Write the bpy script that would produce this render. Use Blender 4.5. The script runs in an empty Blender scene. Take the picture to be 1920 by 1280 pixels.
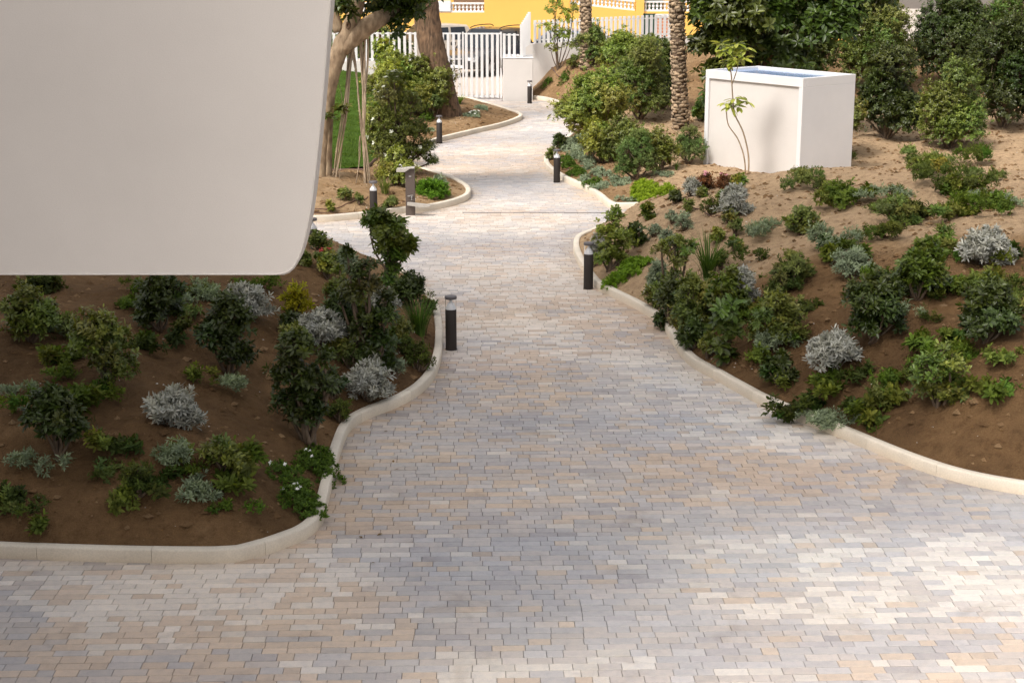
import bpy, math, random
import numpy as np
from mathutils import Vector, Matrix
from mathutils.geometry import delaunay_2d_cdt
PI = math.pi
scene = bpy.context.scene
COL = scene.collection
rng = np.random.default_rng(7)
random.seed(7)

# ------------------------------------------------------------------ camera model
F = 3022.0                       # focal length in pixels of a 1920 wide frame
CAMZ = 5.0
PITCH = math.atan(768.0 / F)
CP, SP = math.cos(PITCH), math.sin(PITCH)

def ray(px, py):
    dx = (px - 960.0) / F
    dy = (640.0 - py) / F
    return np.array([dx, CP + dy * SP, -SP + dy * CP])

def at(px, py, Y):               # surveyed point: the sight line at depth Y
    d = ray(px, py)
    t = Y / d[1]
    return np.array([d[0] * t, Y, CAMZ + d[2] * t])

def ground(px, py, z=0.0):
    d = ray(px, py)
    t = (z - CAMZ) / d[2]
    return np.array([d[0] * t, d[1] * t])

# ------------------------------------------------------------------ small mesh kit
def mesh_np(name, V, faces, col=None, smooth=False):
    """faces: list of int arrays (n,k)"""
    V = np.asarray(V, dtype=np.float32)
    me = bpy.data.meshes.new(name)
    me.vertices.add(len(V))
    me.vertices.foreach_set('co', V.ravel())
    li, ls, lt = [], [], []
    s = 0
    for f in faces:
        f = np.asarray(f, dtype=np.int32)
        if f.size == 0:
            continue
        n, k = f.shape
        li.append(f.ravel())
        ls.append(s + np.arange(n, dtype=np.int32) * k)
        lt.append(np.full(n, k, dtype=np.int32))
        s += n * k
    li = np.concatenate(li); ls = np.concatenate(ls); lt = np.concatenate(lt)
    me.loops.add(len(li))
    me.loops.foreach_set('vertex_index', li)
    me.polygons.add(len(ls))
    me.polygons.foreach_set('loop_start', ls)
    me.polygons.foreach_set('loop_total', lt)
    me.polygons.foreach_set('use_smooth', np.full(len(ls), bool(smooth), dtype=bool))
    me.update(calc_edges=True)
    me.validate()
    if col is not None:
        a = me.color_attributes.new('Col', 'FLOAT_COLOR', 'POINT')
        c = np.ones((len(V), 4), dtype=np.float32)
        c[:, :3] = col
        a.data.foreach_set('color', c.ravel())
    return me

class MB:
    def __init__(s):
        s.v = []; s.f = {}; s.c = []; s.n = 0
    def add(s, V, faces, col=(1, 1, 1)):
        V = np.asarray(V, dtype=float).reshape(-1, 3)
        for f in faces:
            f = np.asarray(f, dtype=np.int64)
            if f.ndim == 1:
                f = f[None, :]
            if f.size:
                s.f.setdefault(f.shape[1], []).append(f + s.n)
        s.v.append(V)
        c = np.asarray(col, dtype=float)
        if c.ndim == 1:
            c = np.tile(c, (len(V), 1))
        s.c.append(c)
        s.n += len(V)
        return s
    def box(s, x0, x1, y0, y1, z0, z1, col=(1, 1, 1), M=None, bev=0.0):
        b = bev
        if b <= 0:
            V = [(x, y, z) for z in (z0, z1) for y in (y0, y1) for x in (x0, x1)]
            Fq = [(0, 2, 3, 1), (4, 5, 7, 6), (0, 1, 5, 4), (2, 6, 7, 3), (0, 4, 6, 2), (1, 3, 7, 5)]
            fs = [np.array(Fq)]
        else:
            V = []; fs3 = []; fs4 = []
            idx = {}
            X = (x0, x1); Y = (y0, y1); Z = (z0, z1)
            for i in (0, 1):
                for j in (0, 1):
                    for k in (0, 1):
                        sx, sy, sz = (1, -1)[i], (1, -1)[j], (1, -1)[k]
                        idx[i, j, k, 'x'] = len(V); V.append((X[i], Y[j] + sy * b, Z[k] + sz * b))
                        idx[i, j, k, 'y'] = len(V); V.append((X[i] + sx * b, Y[j], Z[k] + sz * b))
                        idx[i, j, k, 'z'] = len(V); V.append((X[i] + sx * b, Y[j] + sy * b, Z[k]))
                        t = (idx[i, j, k, 'x'], idx[i, j, k, 'y'], idx[i, j, k, 'z'])
                        fs3.append(t if (i + j + k) % 2 == 0 else t[::-1])
            def q(a, bb, c, d): fs4.append((a, bb, c, d))
            for i in (0, 1):
                q(idx[i,0,0,'x'], idx[i,1,0,'x'], idx[i,1,1,'x'], idx[i,0,1,'x'])
                q(idx[0,i,0,'y'], idx[1,i,0,'y'], idx[1,i,1,'y'], idx[0,i,1,'y'])
                q(idx[0,0,i,'z'], idx[1,0,i,'z'], idx[1,1,i,'z'], idx[0,1,i,'z'])
                for j in (0, 1):
                    q(idx[i,j,0,'x'], idx[i,j,0,'y'], idx[i,j,1,'y'], idx[i,j,1,'x'])
                    q(idx[i,0,j,'x'], idx[i,0,j,'z'], idx[i,1,j,'z'], idx[i,1,j,'x'])
                    q(idx[0,i,j,'y'], idx[0,i,j,'z'], idx[1,i,j,'z'], idx[1,i,j,'y'])
            fs = [np.array(fs3), np.array(fs4)]
        V = np.array(V, float)
        if M is not None:
            V = np.array([tuple(M @ Vector(p)) for p in V])
        return s.add(V, fs, col)
    def tube(s, pts, rad, n=8, col=(1, 1, 1), cap=True, wob=0.0):
        pts = np.asarray(pts, float)
        m = len(pts)
        rad = np.broadcast_to(np.asarray(rad, float), (m,))
        T = np.gradient(pts, axis=0)
        T /= np.linalg.norm(T, axis=1)[:, None] + 1e-9
        ref = np.array([0.31, 0.95, 0.05]) if abs(T[0, 2]) > 0.5 else np.array([0.05, 0.1, 1.0])
        U = np.cross(T, ref); U /= np.linalg.norm(U, axis=1)[:, None] + 1e-9
        W = np.cross(T, U)
        a = np.arange(n) * 2 * PI / n
        rr = rad[:, None] * (1 + wob * rng.standard_normal((m, n)))
        V = pts[:, None, :] + rr[:, :, None] * (np.cos(a)[None, :, None] * U[:, None, :] + np.sin(a)[None, :, None] * W[:, None, :])
        V = V.reshape(-1, 3)
        i = np.arange(m - 1)[:, None] * n; j = np.arange(n)[None, :]; j2 = (j + 1) % n
        q = np.stack([i + j, i + j2, i + n + j2, i + n + j], -1).reshape(-1, 4)
        fs = [q]
        if cap:
            fs.append(np.array([list(range(n))[::-1]])); fs.append(np.array([[(m - 1) * n + k for k in range(n)]]))
        return s.add(V, fs, col)
    def lathe(s, prof, n=24, col=(1, 1, 1), o=(0, 0, 0), cap=True):
        prof = np.asarray(prof, float)
        m = len(prof); a = np.arange(n) * 2 * PI / n
        V = np.stack([prof[:, :1] * np.cos(a)[None], prof[:, :1] * np.sin(a)[None], np.repeat(prof[:, 1:], n, 1)], -1).reshape(-1, 3) + np.array(o)
        i = np.arange(m - 1)[:, None] * n; j = np.arange(n)[None, :]; j2 = (j + 1) % n
        q = np.stack([i + j, i + j2, i + n + j2, i + n + j], -1).reshape(-1, 4)
        fs = [q]
        if cap:
            fs.append(np.array([list(range(n))[::-1]])); fs.append(np.array([[(m - 1) * n + k for k in range(n)]]))
        return s.add(V, fs, col)
    def prism(s, poly, axis, a0, a1, col=(1, 1, 1)):
        """poly 2D ccw; axis 'y': poly is (x,z) extruded in y; 'z': (x,y); 'x': (y,z)"""
        n = len(poly)
        V = []
        for a in (a0, a1):
            for p in poly:
                V.append({'y': (p[0], a, p[1]), 'z': (p[0], p[1], a), 'x': (a, p[0], p[1])}[axis])
        q = np.array([(i, (i + 1) % n, n + (i + 1) % n, n + i) for i in range(n)])
        return s.add(V, [q, np.array([list(range(n))[::-1]]), np.array([[n + i for i in range(n)]])], col)
    def mesh(s, name, smooth=False):
        return mesh_np(name, np.concatenate(s.v), [np.concatenate(a) for a in s.f.values()], np.concatenate(s.c), smooth)
    def build(s, name, m, parent=None, smooth=False):
        return obj(name, s.mesh(name, smooth), m, parent)

def fix_normals(me):
    import bmesh
    bm = bmesh.new(); bm.from_mesh(me)
    bmesh.ops.recalc_face_normals(bm, faces=bm.faces)
    bm.to_mesh(me); bm.free()

def auto_smooth(me, ang=40):
    fix_normals(me)
    me.polygons.foreach_set('use_smooth', np.ones(len(me.polygons), dtype=bool))
    try:
        me.set_sharp_from_angle(angle=math.radians(ang))
    except Exception:
        pass

def obj(name, me, m, parent=None):
    o = bpy.data.objects.new(name, me)
    COL.objects.link(o)
    if m is not None and not me.materials:
        me.materials.append(m)
    if parent is not None:
        o.parent = parent
    return o

def empty(name, loc=(0, 0, 0), rz=0.0):
    o = bpy.data.objects.new(name, None)
    o.empty_display_size = 0.2
    COL.objects.link(o)
    o.location = loc; o.rotation_euler = (0, 0, rz)
    return o

def tag(o, label=None, cat=None, group=None, kind=None):
    if label: o['label'] = label
    if cat: o['category'] = cat
    if group: o['group'] = group
    if kind: o['kind'] = kind
    return o

def copy_tree(o, parent=None):
    c = o.copy(); COL.objects.link(c)
    if parent is not None:
        c.parent = parent
    for ch in [k for k in bpy.data.objects if k.parent == o]:
        copy_tree(ch, c)
    return c

# ------------------------------------------------------------------ materials
def newmat(name):
    m = bpy.data.materials.new(name); m.use_nodes = True
    nt = m.node_tree
    b = nt.nodes['Principled BSDF']
    return m, nt, b

def N(nt, t, **kw):
    n = nt.nodes.new(t)
    for k, v in kw.items():
        setattr(n, k, v)
    return n

def tex_noise(nt, scale, detail=4, rough=0.6, coord='Object'):
    tc = N(nt, 'ShaderNodeTexCoord')
    n = N(nt, 'ShaderNodeTexNoise')
    n.inputs['Scale'].default_value = scale
    n.inputs['Detail'].default_value = detail
    n.inputs['Roughness'].default_value = rough
    nt.links.new(tc.outputs[coord], n.inputs['Vector'])
    return n

def ramp(nt, src, stops):
    r = N(nt, 'ShaderNodeValToRGB')
    e = r.color_ramp.elements
    while len(e) > 1:
        e.remove(e[-1])
    e[0].position = stops[0][0]; e[0].color = (*stops[0][1], 1)
    for p, c in stops[1:]:
        x = e.new(p); x.color = (*c, 1)
    nt.links.new(src, r.inputs['Fac'])
    return r

def mul(nt, a, b, fac=1.0, mode='MULTIPLY'):
    x = N(nt, 'ShaderNodeMix', data_type='RGBA', blend_type=mode)
    x.inputs[0].default_value = fac
    nt.links.new(a, x.inputs[6]); nt.links.new(b, x.inputs[7])
    return x.outputs[2]

def bump(nt, b, src, strength, dist=0.01):
    bp = N(nt, 'ShaderNodeBump')
    bp.inputs['Strength'].default_value = strength
    bp.inputs['Distance'].default_value = dist
    nt.links.new(src, bp.inputs['Height'])
    nt.links.new(bp.outputs[0], b.inputs['Normal'])

def simple(name, c, rough=0.6, var=0.12, scale=6.0, bstr=0.15, metal=0.0, attr=False, fine=60.0, bd=0.004, spec=0.5):
    """base colour broken up by two sizes of noise, light bump"""
    m, nt, b = newmat(name)
    n1 = tex_noise(nt, scale, 5); n2 = tex_noise(nt, fine, 3)
    r1 = ramp(nt, n1.outputs[0], [(0.25, (1 - var,) * 3), (0.75, (1 + var * 0.6,) * 3)])
    r2 = ramp(nt, n2.outputs[0], [(0.3, (1 - var * 0.7,) * 3), (0.7, (1 + var * 0.4,) * 3)])
    if attr:
        a = N(nt, 'ShaderNodeVertexColor', layer_name='Col'); src = a.outputs[0]
    else:
        a = N(nt, 'ShaderNodeRGB'); a.outputs[0].default_value = (*c, 1); src = a.outputs[0]
    o = mul(nt, mul(nt, src, r1.outputs[0]), r2.outputs[0])
    nt.links.new(o, b.inputs['Base Color'])
    b.inputs['Roughness'].default_value = rough
    b.inputs['Metallic'].default_value = metal
    b.inputs['Specular IOR Level'].default_value = spec
    if bstr:
        bump(nt, b, n2.outputs[0], bstr, bd)
    return m

def leafmat(name, rough=0.45, trans=0.25, spec=0.35):
    m, nt, b = newmat(name)
    a = N(nt, 'ShaderNodeVertexColor', layer_name='Col')
    n1 = tex_noise(nt, 9.0, 3)
    r1 = ramp(nt, n1.outputs[0], [(0.3, (0.78, 0.8, 0.8)), (0.7, (1.15, 1.12, 1.0))])
    o = mul(nt, a.outputs[0], r1.outputs[0])
    nt.links.new(o, b.inputs['Base Color'])
    b.inputs['Roughness'].default_value = rough
    b.inputs['Specular IOR Level'].default_value = spec
    t = N(nt, 'ShaderNodeBsdfTranslucent')
    g = N(nt, 'ShaderNodeRGB'); g.outputs[0].default_value = (1.25, 1.35, 0.6, 1)
    nt.links.new(mul(nt, o, g.outputs[0]), t.inputs['Color'])
    mx = N(nt, 'ShaderNodeMixShader'); mx.inputs[0].default_value = trans
    nt.links.new(b.outputs[0], mx.inputs[1]); nt.links.new(t.outputs[0], mx.inputs[2])
    nt.links.new(mx.outputs[0], nt.nodes['Material Output'].inputs[0])
    return m

def barkmat(name, c1, c2, zs=0.25, scale=14.0, bstr=0.8):
    m, nt, b = newmat(name)
    tc = N(nt, 'ShaderNodeTexCoord'); mp = N(nt, 'ShaderNodeMapping')
    mp.inputs['Scale'].default_value = (1, 1, zs)
    nt.links.new(tc.outputs['Object'], mp.inputs[0])
    n = N(nt, 'ShaderNodeTexNoise'); n.inputs['Scale'].default_value = scale; n.inputs['Detail'].default_value = 6
    nt.links.new(mp.outputs[0], n.inputs['Vector'])
    big = tex_noise(nt, 1.6, 3)
    r = ramp(nt, n.outputs[0], [(0.3, c1), (0.68, c2)])
    r2 = ramp(nt, big.outputs[0], [(0.3, (0.7, 0.72, 0.72)), (0.7, (1.15, 1.1, 1.05))])
    nt.links.new(mul(nt, r.outputs[0], r2.outputs[0]), b.inputs['Base Color'])
    b.inputs['Roughness'].default_value = 0.85
    bump(nt, b, n.outputs[0], bstr, 0.03)
    return m

def soilmat():
    m, nt, b = newmat('sandy_soil')
    n1 = tex_noise(nt, 0.9, 6); n2 = tex_noise(nt, 9.0, 8, 0.7); n3 = tex_noise(nt, 90.0, 3)
    at_ = N(nt, 'ShaderNodeVertexColor', layer_name='Col')
    ad0 = N(nt, 'ShaderNodeMath', operation='MULTIPLY_ADD'); ad0.inputs[1].default_value = 0.7
    nt.links.new(n1.outputs[0], ad0.inputs[0]); nt.links.new(at_.outputs[0], ad0.inputs[2])
    r1 = ramp(nt, ad0.outputs[0], [(0.22, (0.135, 0.080, 0.040)), (0.52, (0.255, 0.152, 0.074)), (0.80, (0.40, 0.265, 0.145)), (1.0, (0.54, 0.385, 0.24))])
    r2 = ramp(nt, n2.outputs[0], [(0.28, (0.62, 0.58, 0.55)), (0.5, (0.98, 0.97, 0.96)), (0.75, (1.15, 1.14, 1.12))])
    r3 = ramp(nt, n3.outputs[0], [(0.25, (0.72, 0.7, 0.68)), (0.55, (1, 1, 1)), (0.8, (1.25, 1.25, 1.25))])
    nt.links.new(mul(nt, mul(nt, r1.outputs[0], r2.outputs[0]), r3.outputs[0]), b.inputs['Base Color'])
    b.inputs['Roughness'].default_value = 0.95
    b.inputs['Specular IOR Level'].default_value = 0.1
    ad = N(nt, 'ShaderNodeMath', operation='MULTIPLY_ADD'); ad.inputs[1].default_value = 0.25
    nt.links.new(n3.outputs[0], ad.inputs[0]); nt.links.new(n2.outputs[0], ad.inputs[2])
    bump(nt, b, ad.outputs[0], 1.0, 0.11)
    return m

def pavermat():
    m, nt, b = newmat('concrete_paver')
    a = N(nt, 'ShaderNodeVertexColor', layer_name='Col')
    n1 = tex_noise(nt, 0.45, 5); n2 = tex_noise(nt, 14.0, 6, 0.7); n3 = tex_noise(nt, 140.0, 2)
    r1 = ramp(nt, n1.outputs[0], [(0.3, (0.9, 0.9, 0.93)), (0.7, (1.08, 1.06, 1.02))])
    r2 = ramp(nt, n2.outputs[0], [(0.25, (0.82, 0.83, 0.86)), (0.5, (1, 1, 1)), (0.8, (1.14, 1.1, 1.05))])
    r3 = ramp(nt, n3.outputs[0], [(0.3, (0.9, 0.9, 0.9)), (0.7, (1.08, 1.08, 1.08))])
    n4 = tex_noise(nt, 1.7, 7, 0.65); n4.inputs['Distortion'].default_value = 0.6
    r4 = ramp(nt, n4.outputs[0], [(0.32, (0.86, 0.84, 0.82)), (0.44, (1, 1, 1)), (0.62, (1, 1, 1)), (0.74, (1.07, 1.06, 1.05))])
    nt.links.new(mul(nt, mul(nt, mul(nt, mul(nt, a.outputs[0], r1.outputs[0]), r2.outputs[0]), r3.outputs[0]), r4.outputs[0]), b.inputs['Base Color'])
    b.inputs['Roughness'].default_value = 0.8
    b.inputs['Specular IOR Level'].default_value = 0.3
    bump(nt, b, n3.outputs[0], 0.25, 0.003)
    return m

def glassmat(name, tint=(1, 1, 1)):
    m, nt, b = newmat(name)
    b.inputs['Base Color'].default_value = (*tint, 1)
    b.inputs['Roughness'].default_value = 0.03
    b.inputs['Transmission Weight'].default_value = 1.0
    b.inputs['IOR'].default_value = 1.12
    return m

M = {}
M['soil'] = soilmat()
M['paver'] = pavermat()
M['joint'] = simple('joint_sand', (0.13, 0.105, 0.085), 0.95)
M['kerb'] = simple('kerb_concrete', (0.52, 0.45, 0.36), 0.85, 0.16, 2.2, 0.35, attr=True, fine=70)
M['render_white'] = simple('white_render', (0.60, 0.57, 0.545), 0.8, 0.07, 1.2, 0.25, fine=120, bd=0.002)
M['panel_white'] = simple('white_panel', (0.66, 0.615, 0.575), 0.65, 0.06, 1.1, 0.3, fine=150, bd=0.003)
M['trim_white'] = simple('white_edge', (0.60, 0.56, 0.52), 0.5, 0.03, 1.0, 0.0)
M['white_paint'] = simple('white_painted_metal', (0.66, 0.655, 0.66), 0.45, 0.05, 2.0, 0.0)
M['yellow'] = simple('yellow_render', (0.70, 0.41, 0.095), 0.85, 0.06, 0.6, 0.2, fine=60)
M['bollard'] = simple('bronze_powder_coat', (0.030, 0.024, 0.021), 0.6, 0.12, 5.0, 0.05, fine=300, bd=0.001, spec=0.25)
M['cap'] = simple('dark_grey_metal', (0.11, 0.10, 0.105), 0.4, 0.08, 6.0, 0.0)
M['cone'] = simple('white_reflector', (0.80, 0.80, 0.82), 0.35, 0.02, 4.0, 0.0)
M['glass'] = glassmat('clear_tube')
M['steel'] = simple('brushed_steel', (0.55, 0.54, 0.52), 0.35, 0.06, 6.0, 0.05, metal=0.8)
M['fountain'] = simple('brown_powder_coat', (0.105, 0.08, 0.068), 0.5, 0.08, 3.0, 0.05, fine=200, bd=0.001)
M['basin'] = simple('pale_stone_basin', (0.43, 0.40, 0.36), 0.6, 0.08, 9.0, 0.1)
M['leaf'] = leafmat('leaf_glossy', 0.38, 0.22, 0.4)
M['leafm'] = leafmat('leaf_matte', 0.65, 0.3, 0.2)
M['silver'] = leafmat('leaf_silver', 0.8, 0.12, 0.15)
M['petal'] = simple('petal', (0.8, 0.8, 0.76), 0.6, 0.05, 5, 0, attr=True)
M['stem'] = barkmat('woody_stem', (0.09, 0.06, 0.04), (0.20, 0.145, 0.10), 0.4, 30, 0.5)
M['ficus_bark'] = barkmat('pale_ficus_bark', (0.17, 0.115, 0.07), (0.42, 0.32, 0.215), 0.45, 11, 0.9)
M['root'] = barkmat('aerial_root_bark', (0.30, 0.22, 0.15), (0.50, 0.40, 0.29), 0.3, 24, 0.7)
M['brown_bark'] = barkmat('brown_bark', (0.055, 0.032, 0.018), (0.22, 0.135, 0.08), 0.22, 20, 1.2)
M['palm'] = simple('palm_boots', (0.4, 0.3, 0.2), 0.9, 0.22, 14, 0.4, attr=True, fine=90, bd=0.01)
M['lawn'] = simple('lawn_turf', (0.060, 0.110, 0.014), 0.9, 0.35, 3.0, 0.8, fine=45, bd=0.05, spec=0.1)
M['street'] = simple('pale_concrete_street', (0.50, 0.43, 0.37), 0.9, 0.10, 0.5, 0.15, fine=30)
M['pipe'] = simple('brown_hose', (0.13, 0.065, 0.04), 0.6, 0.1, 5, 0)
M['brickw'] = None
M['tyre'] = simple('tyre_rubber', (0.02, 0.02, 0.021), 0.8, 0.1, 20, 0.1)
M['rim'] = simple('alloy_rim', (0.45, 0.45, 0.46), 0.3, 0.05, 9, 0, metal=0.8)
def carpaint(n, c):
    m = simple(n, c, 0.28, 0.04, 1.5, 0.0)
    b = m.node_tree.nodes['Principled BSDF']
    b.inputs['Coat Weight'].default_value = 0.6; b.inputs['Coat Roughness'].default_value = 0.05
    return m
M['car_black'] = carpaint('black_car_paint', (0.022, 0.020, 0.021))
M['car_beige'] = carpaint('beige_car_paint', (0.48, 0.42, 0.35))
M['car_blue'] = carpaint('dark_blue_car_paint', (0.03, 0.055, 0.12))
M['car_glass'] = simple('car_window_glass', (0.018, 0.022, 0.028), 0.08, 0.05, 2, 0.0, spec=0.5)
M['lamp_lens'] = simple('headlamp_lens', (0.6, 0.6, 0.62), 0.15, 0.03, 9, 0)
M['tail_lens'] = simple('tail_lamp_lens', (0.35, 0.02, 0.02), 0.2, 0.03, 9, 0)
M['green_paint'] = simple('dark_green_paint', (0.018, 0.055, 0.035), 0.5, 0.1, 4, 0)
M['skyblue_top'] = simple('blue_glazed_roof', (0.25, 0.36, 0.58), 0.12, 0.05, 3, 0, spec=0.8)
M['pebble'] = simple('white_stone_chip', (0.62, 0.58, 0.52), 0.8, 0.2, 30, 0)
M['room_shade'] = simple('painted_room_shade', (0.20, 0.13, 0.08), 0.9, 0.1, 3, 0)
def brickmat():
    m, nt, b = newmat('red_brick')
    tc = N(nt, 'ShaderNodeTexCoord'); mp = N(nt, 'ShaderNodeMapping')
    mp.inputs['Rotation'].default_value = (PI / 2, 0, 0)
    nt.links.new(tc.outputs['Object'], mp.inputs[0])
    br = N(nt, 'ShaderNodeTexBrick')
    br.inputs['Color1'].default_value = (0.42, 0.13, 0.05, 1); br.inputs['Color2'].default_value = (0.52, 0.20, 0.09, 1)
    br.inputs['Mortar'].default_value = (0.5, 0.42, 0.36, 1)
    br.inputs['Scale'].default_value = 1.0; br.inputs['Mortar Size'].default_value = 0.016
    br.inputs['Brick Width'].default_value = 0.30; br.inputs['Row Height'].default_value = 0.115
    nt.links.new(mp.outputs[0], br.inputs['Vector'])
    nt.links.new(br.outputs[0], b.inputs['Base Color']); b.inputs['Roughness'].default_value = 0.9
    bump(nt, b, br.outputs[1], -0.4, 0.01)
    return m
M['brickw'] = brickmat()

# ------------------------------------------------------------------ beds: outline, terrain
def catmull(P, step=0.12, closed=False):
    P = np.asarray(P, float); n = len(P)
    out = []
    rngi = range(n if closed else n - 1)
    for i in rngi:
        if closed:
            p0, p1, p2, p3 = P[(i - 1) % n], P[i], P[(i + 1) % n], P[(i + 2) % n]
        else:
            p0 = P[max(i - 1, 0)]; p1 = P[i]; p2 = P[i + 1]; p3 = P[min(i + 2, n - 1)]
        L = np.linalg.norm(p2 - p1); k = max(1, int(L / step))
        for t in np.arange(k) / k:
            out.append(0.5 * (2 * p1 + (p2 - p0) * t + (2 * p0 - 5 * p1 + 4 * p2 - p3) * t ** 2 + (3 * p1 - p0 - 3 * p2 + p3) * t ** 3))
    if not closed:
        out.append(P[-1])
    return np.array(out)

def resample(P, step):
    d = np.concatenate([[0], np.cumsum(np.linalg.norm(np.diff(P, axis=0), axis=1))])
    n = max(2, int(d[-1] / step) + 1)
    s = np.linspace(0, d[-1], n)
    return np.stack([np.interp(s, d, P[:, k]) for k in range(P.shape[1])], 1)

A_px = [(-140, 1040), (150, 1052), (400, 1056), (470, 1048), (533, 1028), (565, 1016), (592, 998), (606, 980), (613, 955), (621, 922), (630, 884), (641, 845), (653, 815), (670, 797), (702, 781),
        (750, 762), (790, 738), (815, 710), (826, 682), (830, 652), (829, 620), (823, 587), (812, 567), (797, 549), (775, 528), (745, 514), (700, 506), (640, 497), (570, 490), (450, 486), (200, 482), (-220, 480)]
B_px = [(-150, 425), (300, 421), (580, 417), (640, 414), (700, 408), (752, 401), (800, 396), (842, 388), (870, 379), (881, 371), (882, 362), (872, 352), (848, 340), (815, 329), (786, 320), (773, 309),
        (772, 299), (786, 286), (814, 270), (852, 260), (893, 250), (940, 239), (970, 229), (980, 222), (972, 216), (948, 208), (915, 198), (885, 190), (858, 187)]
C_px = [(2150, 960), (1800, 905), (1560, 815), (1440, 766), (1386, 738), (1342, 713), (1300, 690), (1276, 668), (1258, 640), (1243, 617), (1226, 601), (1190, 579), (1150, 559), (1116, 540), (1096, 515),
        (1081, 490), (1075, 470), (1078, 455), (1090, 447), (1106, 441), (1130, 431), (1180, 420), (1240, 412), (1320, 409), (1500, 408), (2100, 406)]
D_px = [(2100, 386), (1500, 388), (1300, 390), (1230, 391), (1180, 392), (1152, 392), (1136, 386), (1118, 371), (1090, 355), (1060, 342), (1040, 330), (1025, 318), (1020, 306), (1026, 294), (1045, 277),
        (1068, 258), (1082, 243), (1080, 226), (1064, 208), (1044, 196), (1020, 189), (1000, 186.5)]
def gpts(px): return [ground(*p) for p in px]
kA = catmull(gpts(A_px)); kB = catmull(gpts(B_px)); kC = catmull(gpts(C_px)); kD = catmull(gpts(D_px))
polyA = np.vstack([kA, [[kA[-1, 0], kA[-1, 1]], [-13, 24.6], [-13, 12.5]]])
polyB = np.vstack([kB, [[-1.68, 50.4], [-1.7, 51.3], [-24, 51.3], [-24, kB[0, 1]]]])
polyC = np.vstack([kC, [[16, kC[-1, 1]], [16, 12.0]]])
polyD = np.vstack([kD, [[0.45, 50.2], [0.45, 56], [24, 56], [24, kD[0, 1]]]])

def seg_dist(P, poly):
    """signed distance, positive inside; P (n,2)"""
    P = np.asarray(P, float)
    A = poly; B = np.roll(poly, -1, 0)
    dmin = np.full(len(P), 1e9); inside = np.zeros(len(P), bool)
    for a, b in zip(A, B):
        e = b - a; L = e @ e
        if L < 1e-12:
            continue
        t = np.clip(((P - a) @ e) / L, 0, 1)
        d = np.linalg.norm(P - a - t[:, None] * e, axis=1)
        dmin = np.minimum(dmin, d)
        c = (a[1] > P[:, 1]) != (b[1] > P[:, 1])
        with np.errstate(divide='ignore', invalid='ignore'):
            xi = a[0] + (P[:, 1] - a[1]) * (b[0] - a[0]) / (b[1] - a[1])
        inside ^= c & (P[:, 0] < xi)
    return np.where(inside, dmin, -dmin)

_nk = [(rng.uniform(-1, 1, 2) * f, rng.uniform(0, 6.28), a) for f, a in [(1.1, .03), (1.9, .025), (3.1, .018), (4.7, .012), (7.5, .008), (9.0, .008), (14., .006), (19., .005)] for _ in range(2)]
def lumps(P):
    s = 0
    for k, ph, a in _nk:
        s = s + a * np.sin(P[:, 0] * k[0] * 1.6 + P[:, 1] * k[1] * 1.6 + ph)
    return s
def sstep(a, b, x):
    t = np.clip((x - a) / (b - a), 0, 1); return t * t * (3 - 2 * t)
def hA(P, d): return 0.075 + 1.25 * (1 - np.exp(-np.maximum(d - .1, 0) / 1.6))
def hC(P, d): return 0.075 + 1.5 * (1 - np.exp(-np.maximum(d - .1, 0) / 1.9))
def hB(P, d): return 0.075 + 0.34 * (1 - np.exp(-np.maximum(d - .1, 0) / 1.3)) + 0.42 * sstep(38, 50, P[:, 1]) * sstep(-2.2, -5, P[:, 0])
def hD(P, d):
    dd = 1 - np.exp(-np.maximum(d - .1, 0) / 1.3)
    return 0.075 + 0.38 * dd + 1.05 * sstep(41, 51.5, P[:, 1]) * (1 - np.exp(-np.maximum(d - .1, 0) / 1.0)) * sstep(-.2, 1.6, P[:, 0])
def thin(p):
    k = [0]
    for i in range(1, len(p)):
        if np.linalg.norm(p[i] - p[k[-1]]) > .3: k.append(i)
    return p[k]
BEDS = [(polyA, hA), (polyB, hB), (polyC, hC), (polyD, hD)]
TBEDS = [thin(p) for p, _ in BEDS]
def terrain(P):
    P = np.atleast_2d(np.asarray(P, float))
    z = np.zeros(len(P))
    for (poly, h), tp in zip(BEDS, TBEDS):
        lo, hi = tp.min(0), tp.max(0)
        if np.all((P < lo) | (P > hi), axis=0).any(): continue
        d = seg_dist(P, tp)
        z = np.where(d > 0, h(P, d) + lumps(P) * np.clip(d * 1.5, 0, 1), z)
    return z
def hit(px, py):
    d = ray(px, py)
    tg = (-CAMZ) / d[2] if d[2] < 0 else 75.0
    t = np.arange(max(6., tg * .6), min(76., tg + .4), 0.12)
    Q = t[:, None] * d + np.array([0, 0, CAMZ])
    z = terrain(Q[:, :2])
    i = np.argmax(Q[:, 2] < z)
    q0, q1 = Q[i - 1], Q[i]; a = q0[2] - z[i - 1]; b = z[i] - q1[2]
    f = a / (a + b + 1e-9)
    p = q0 + (q1 - q0) * f
    p[2] = terrain(p[None, :2])[0]
    return p

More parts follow.
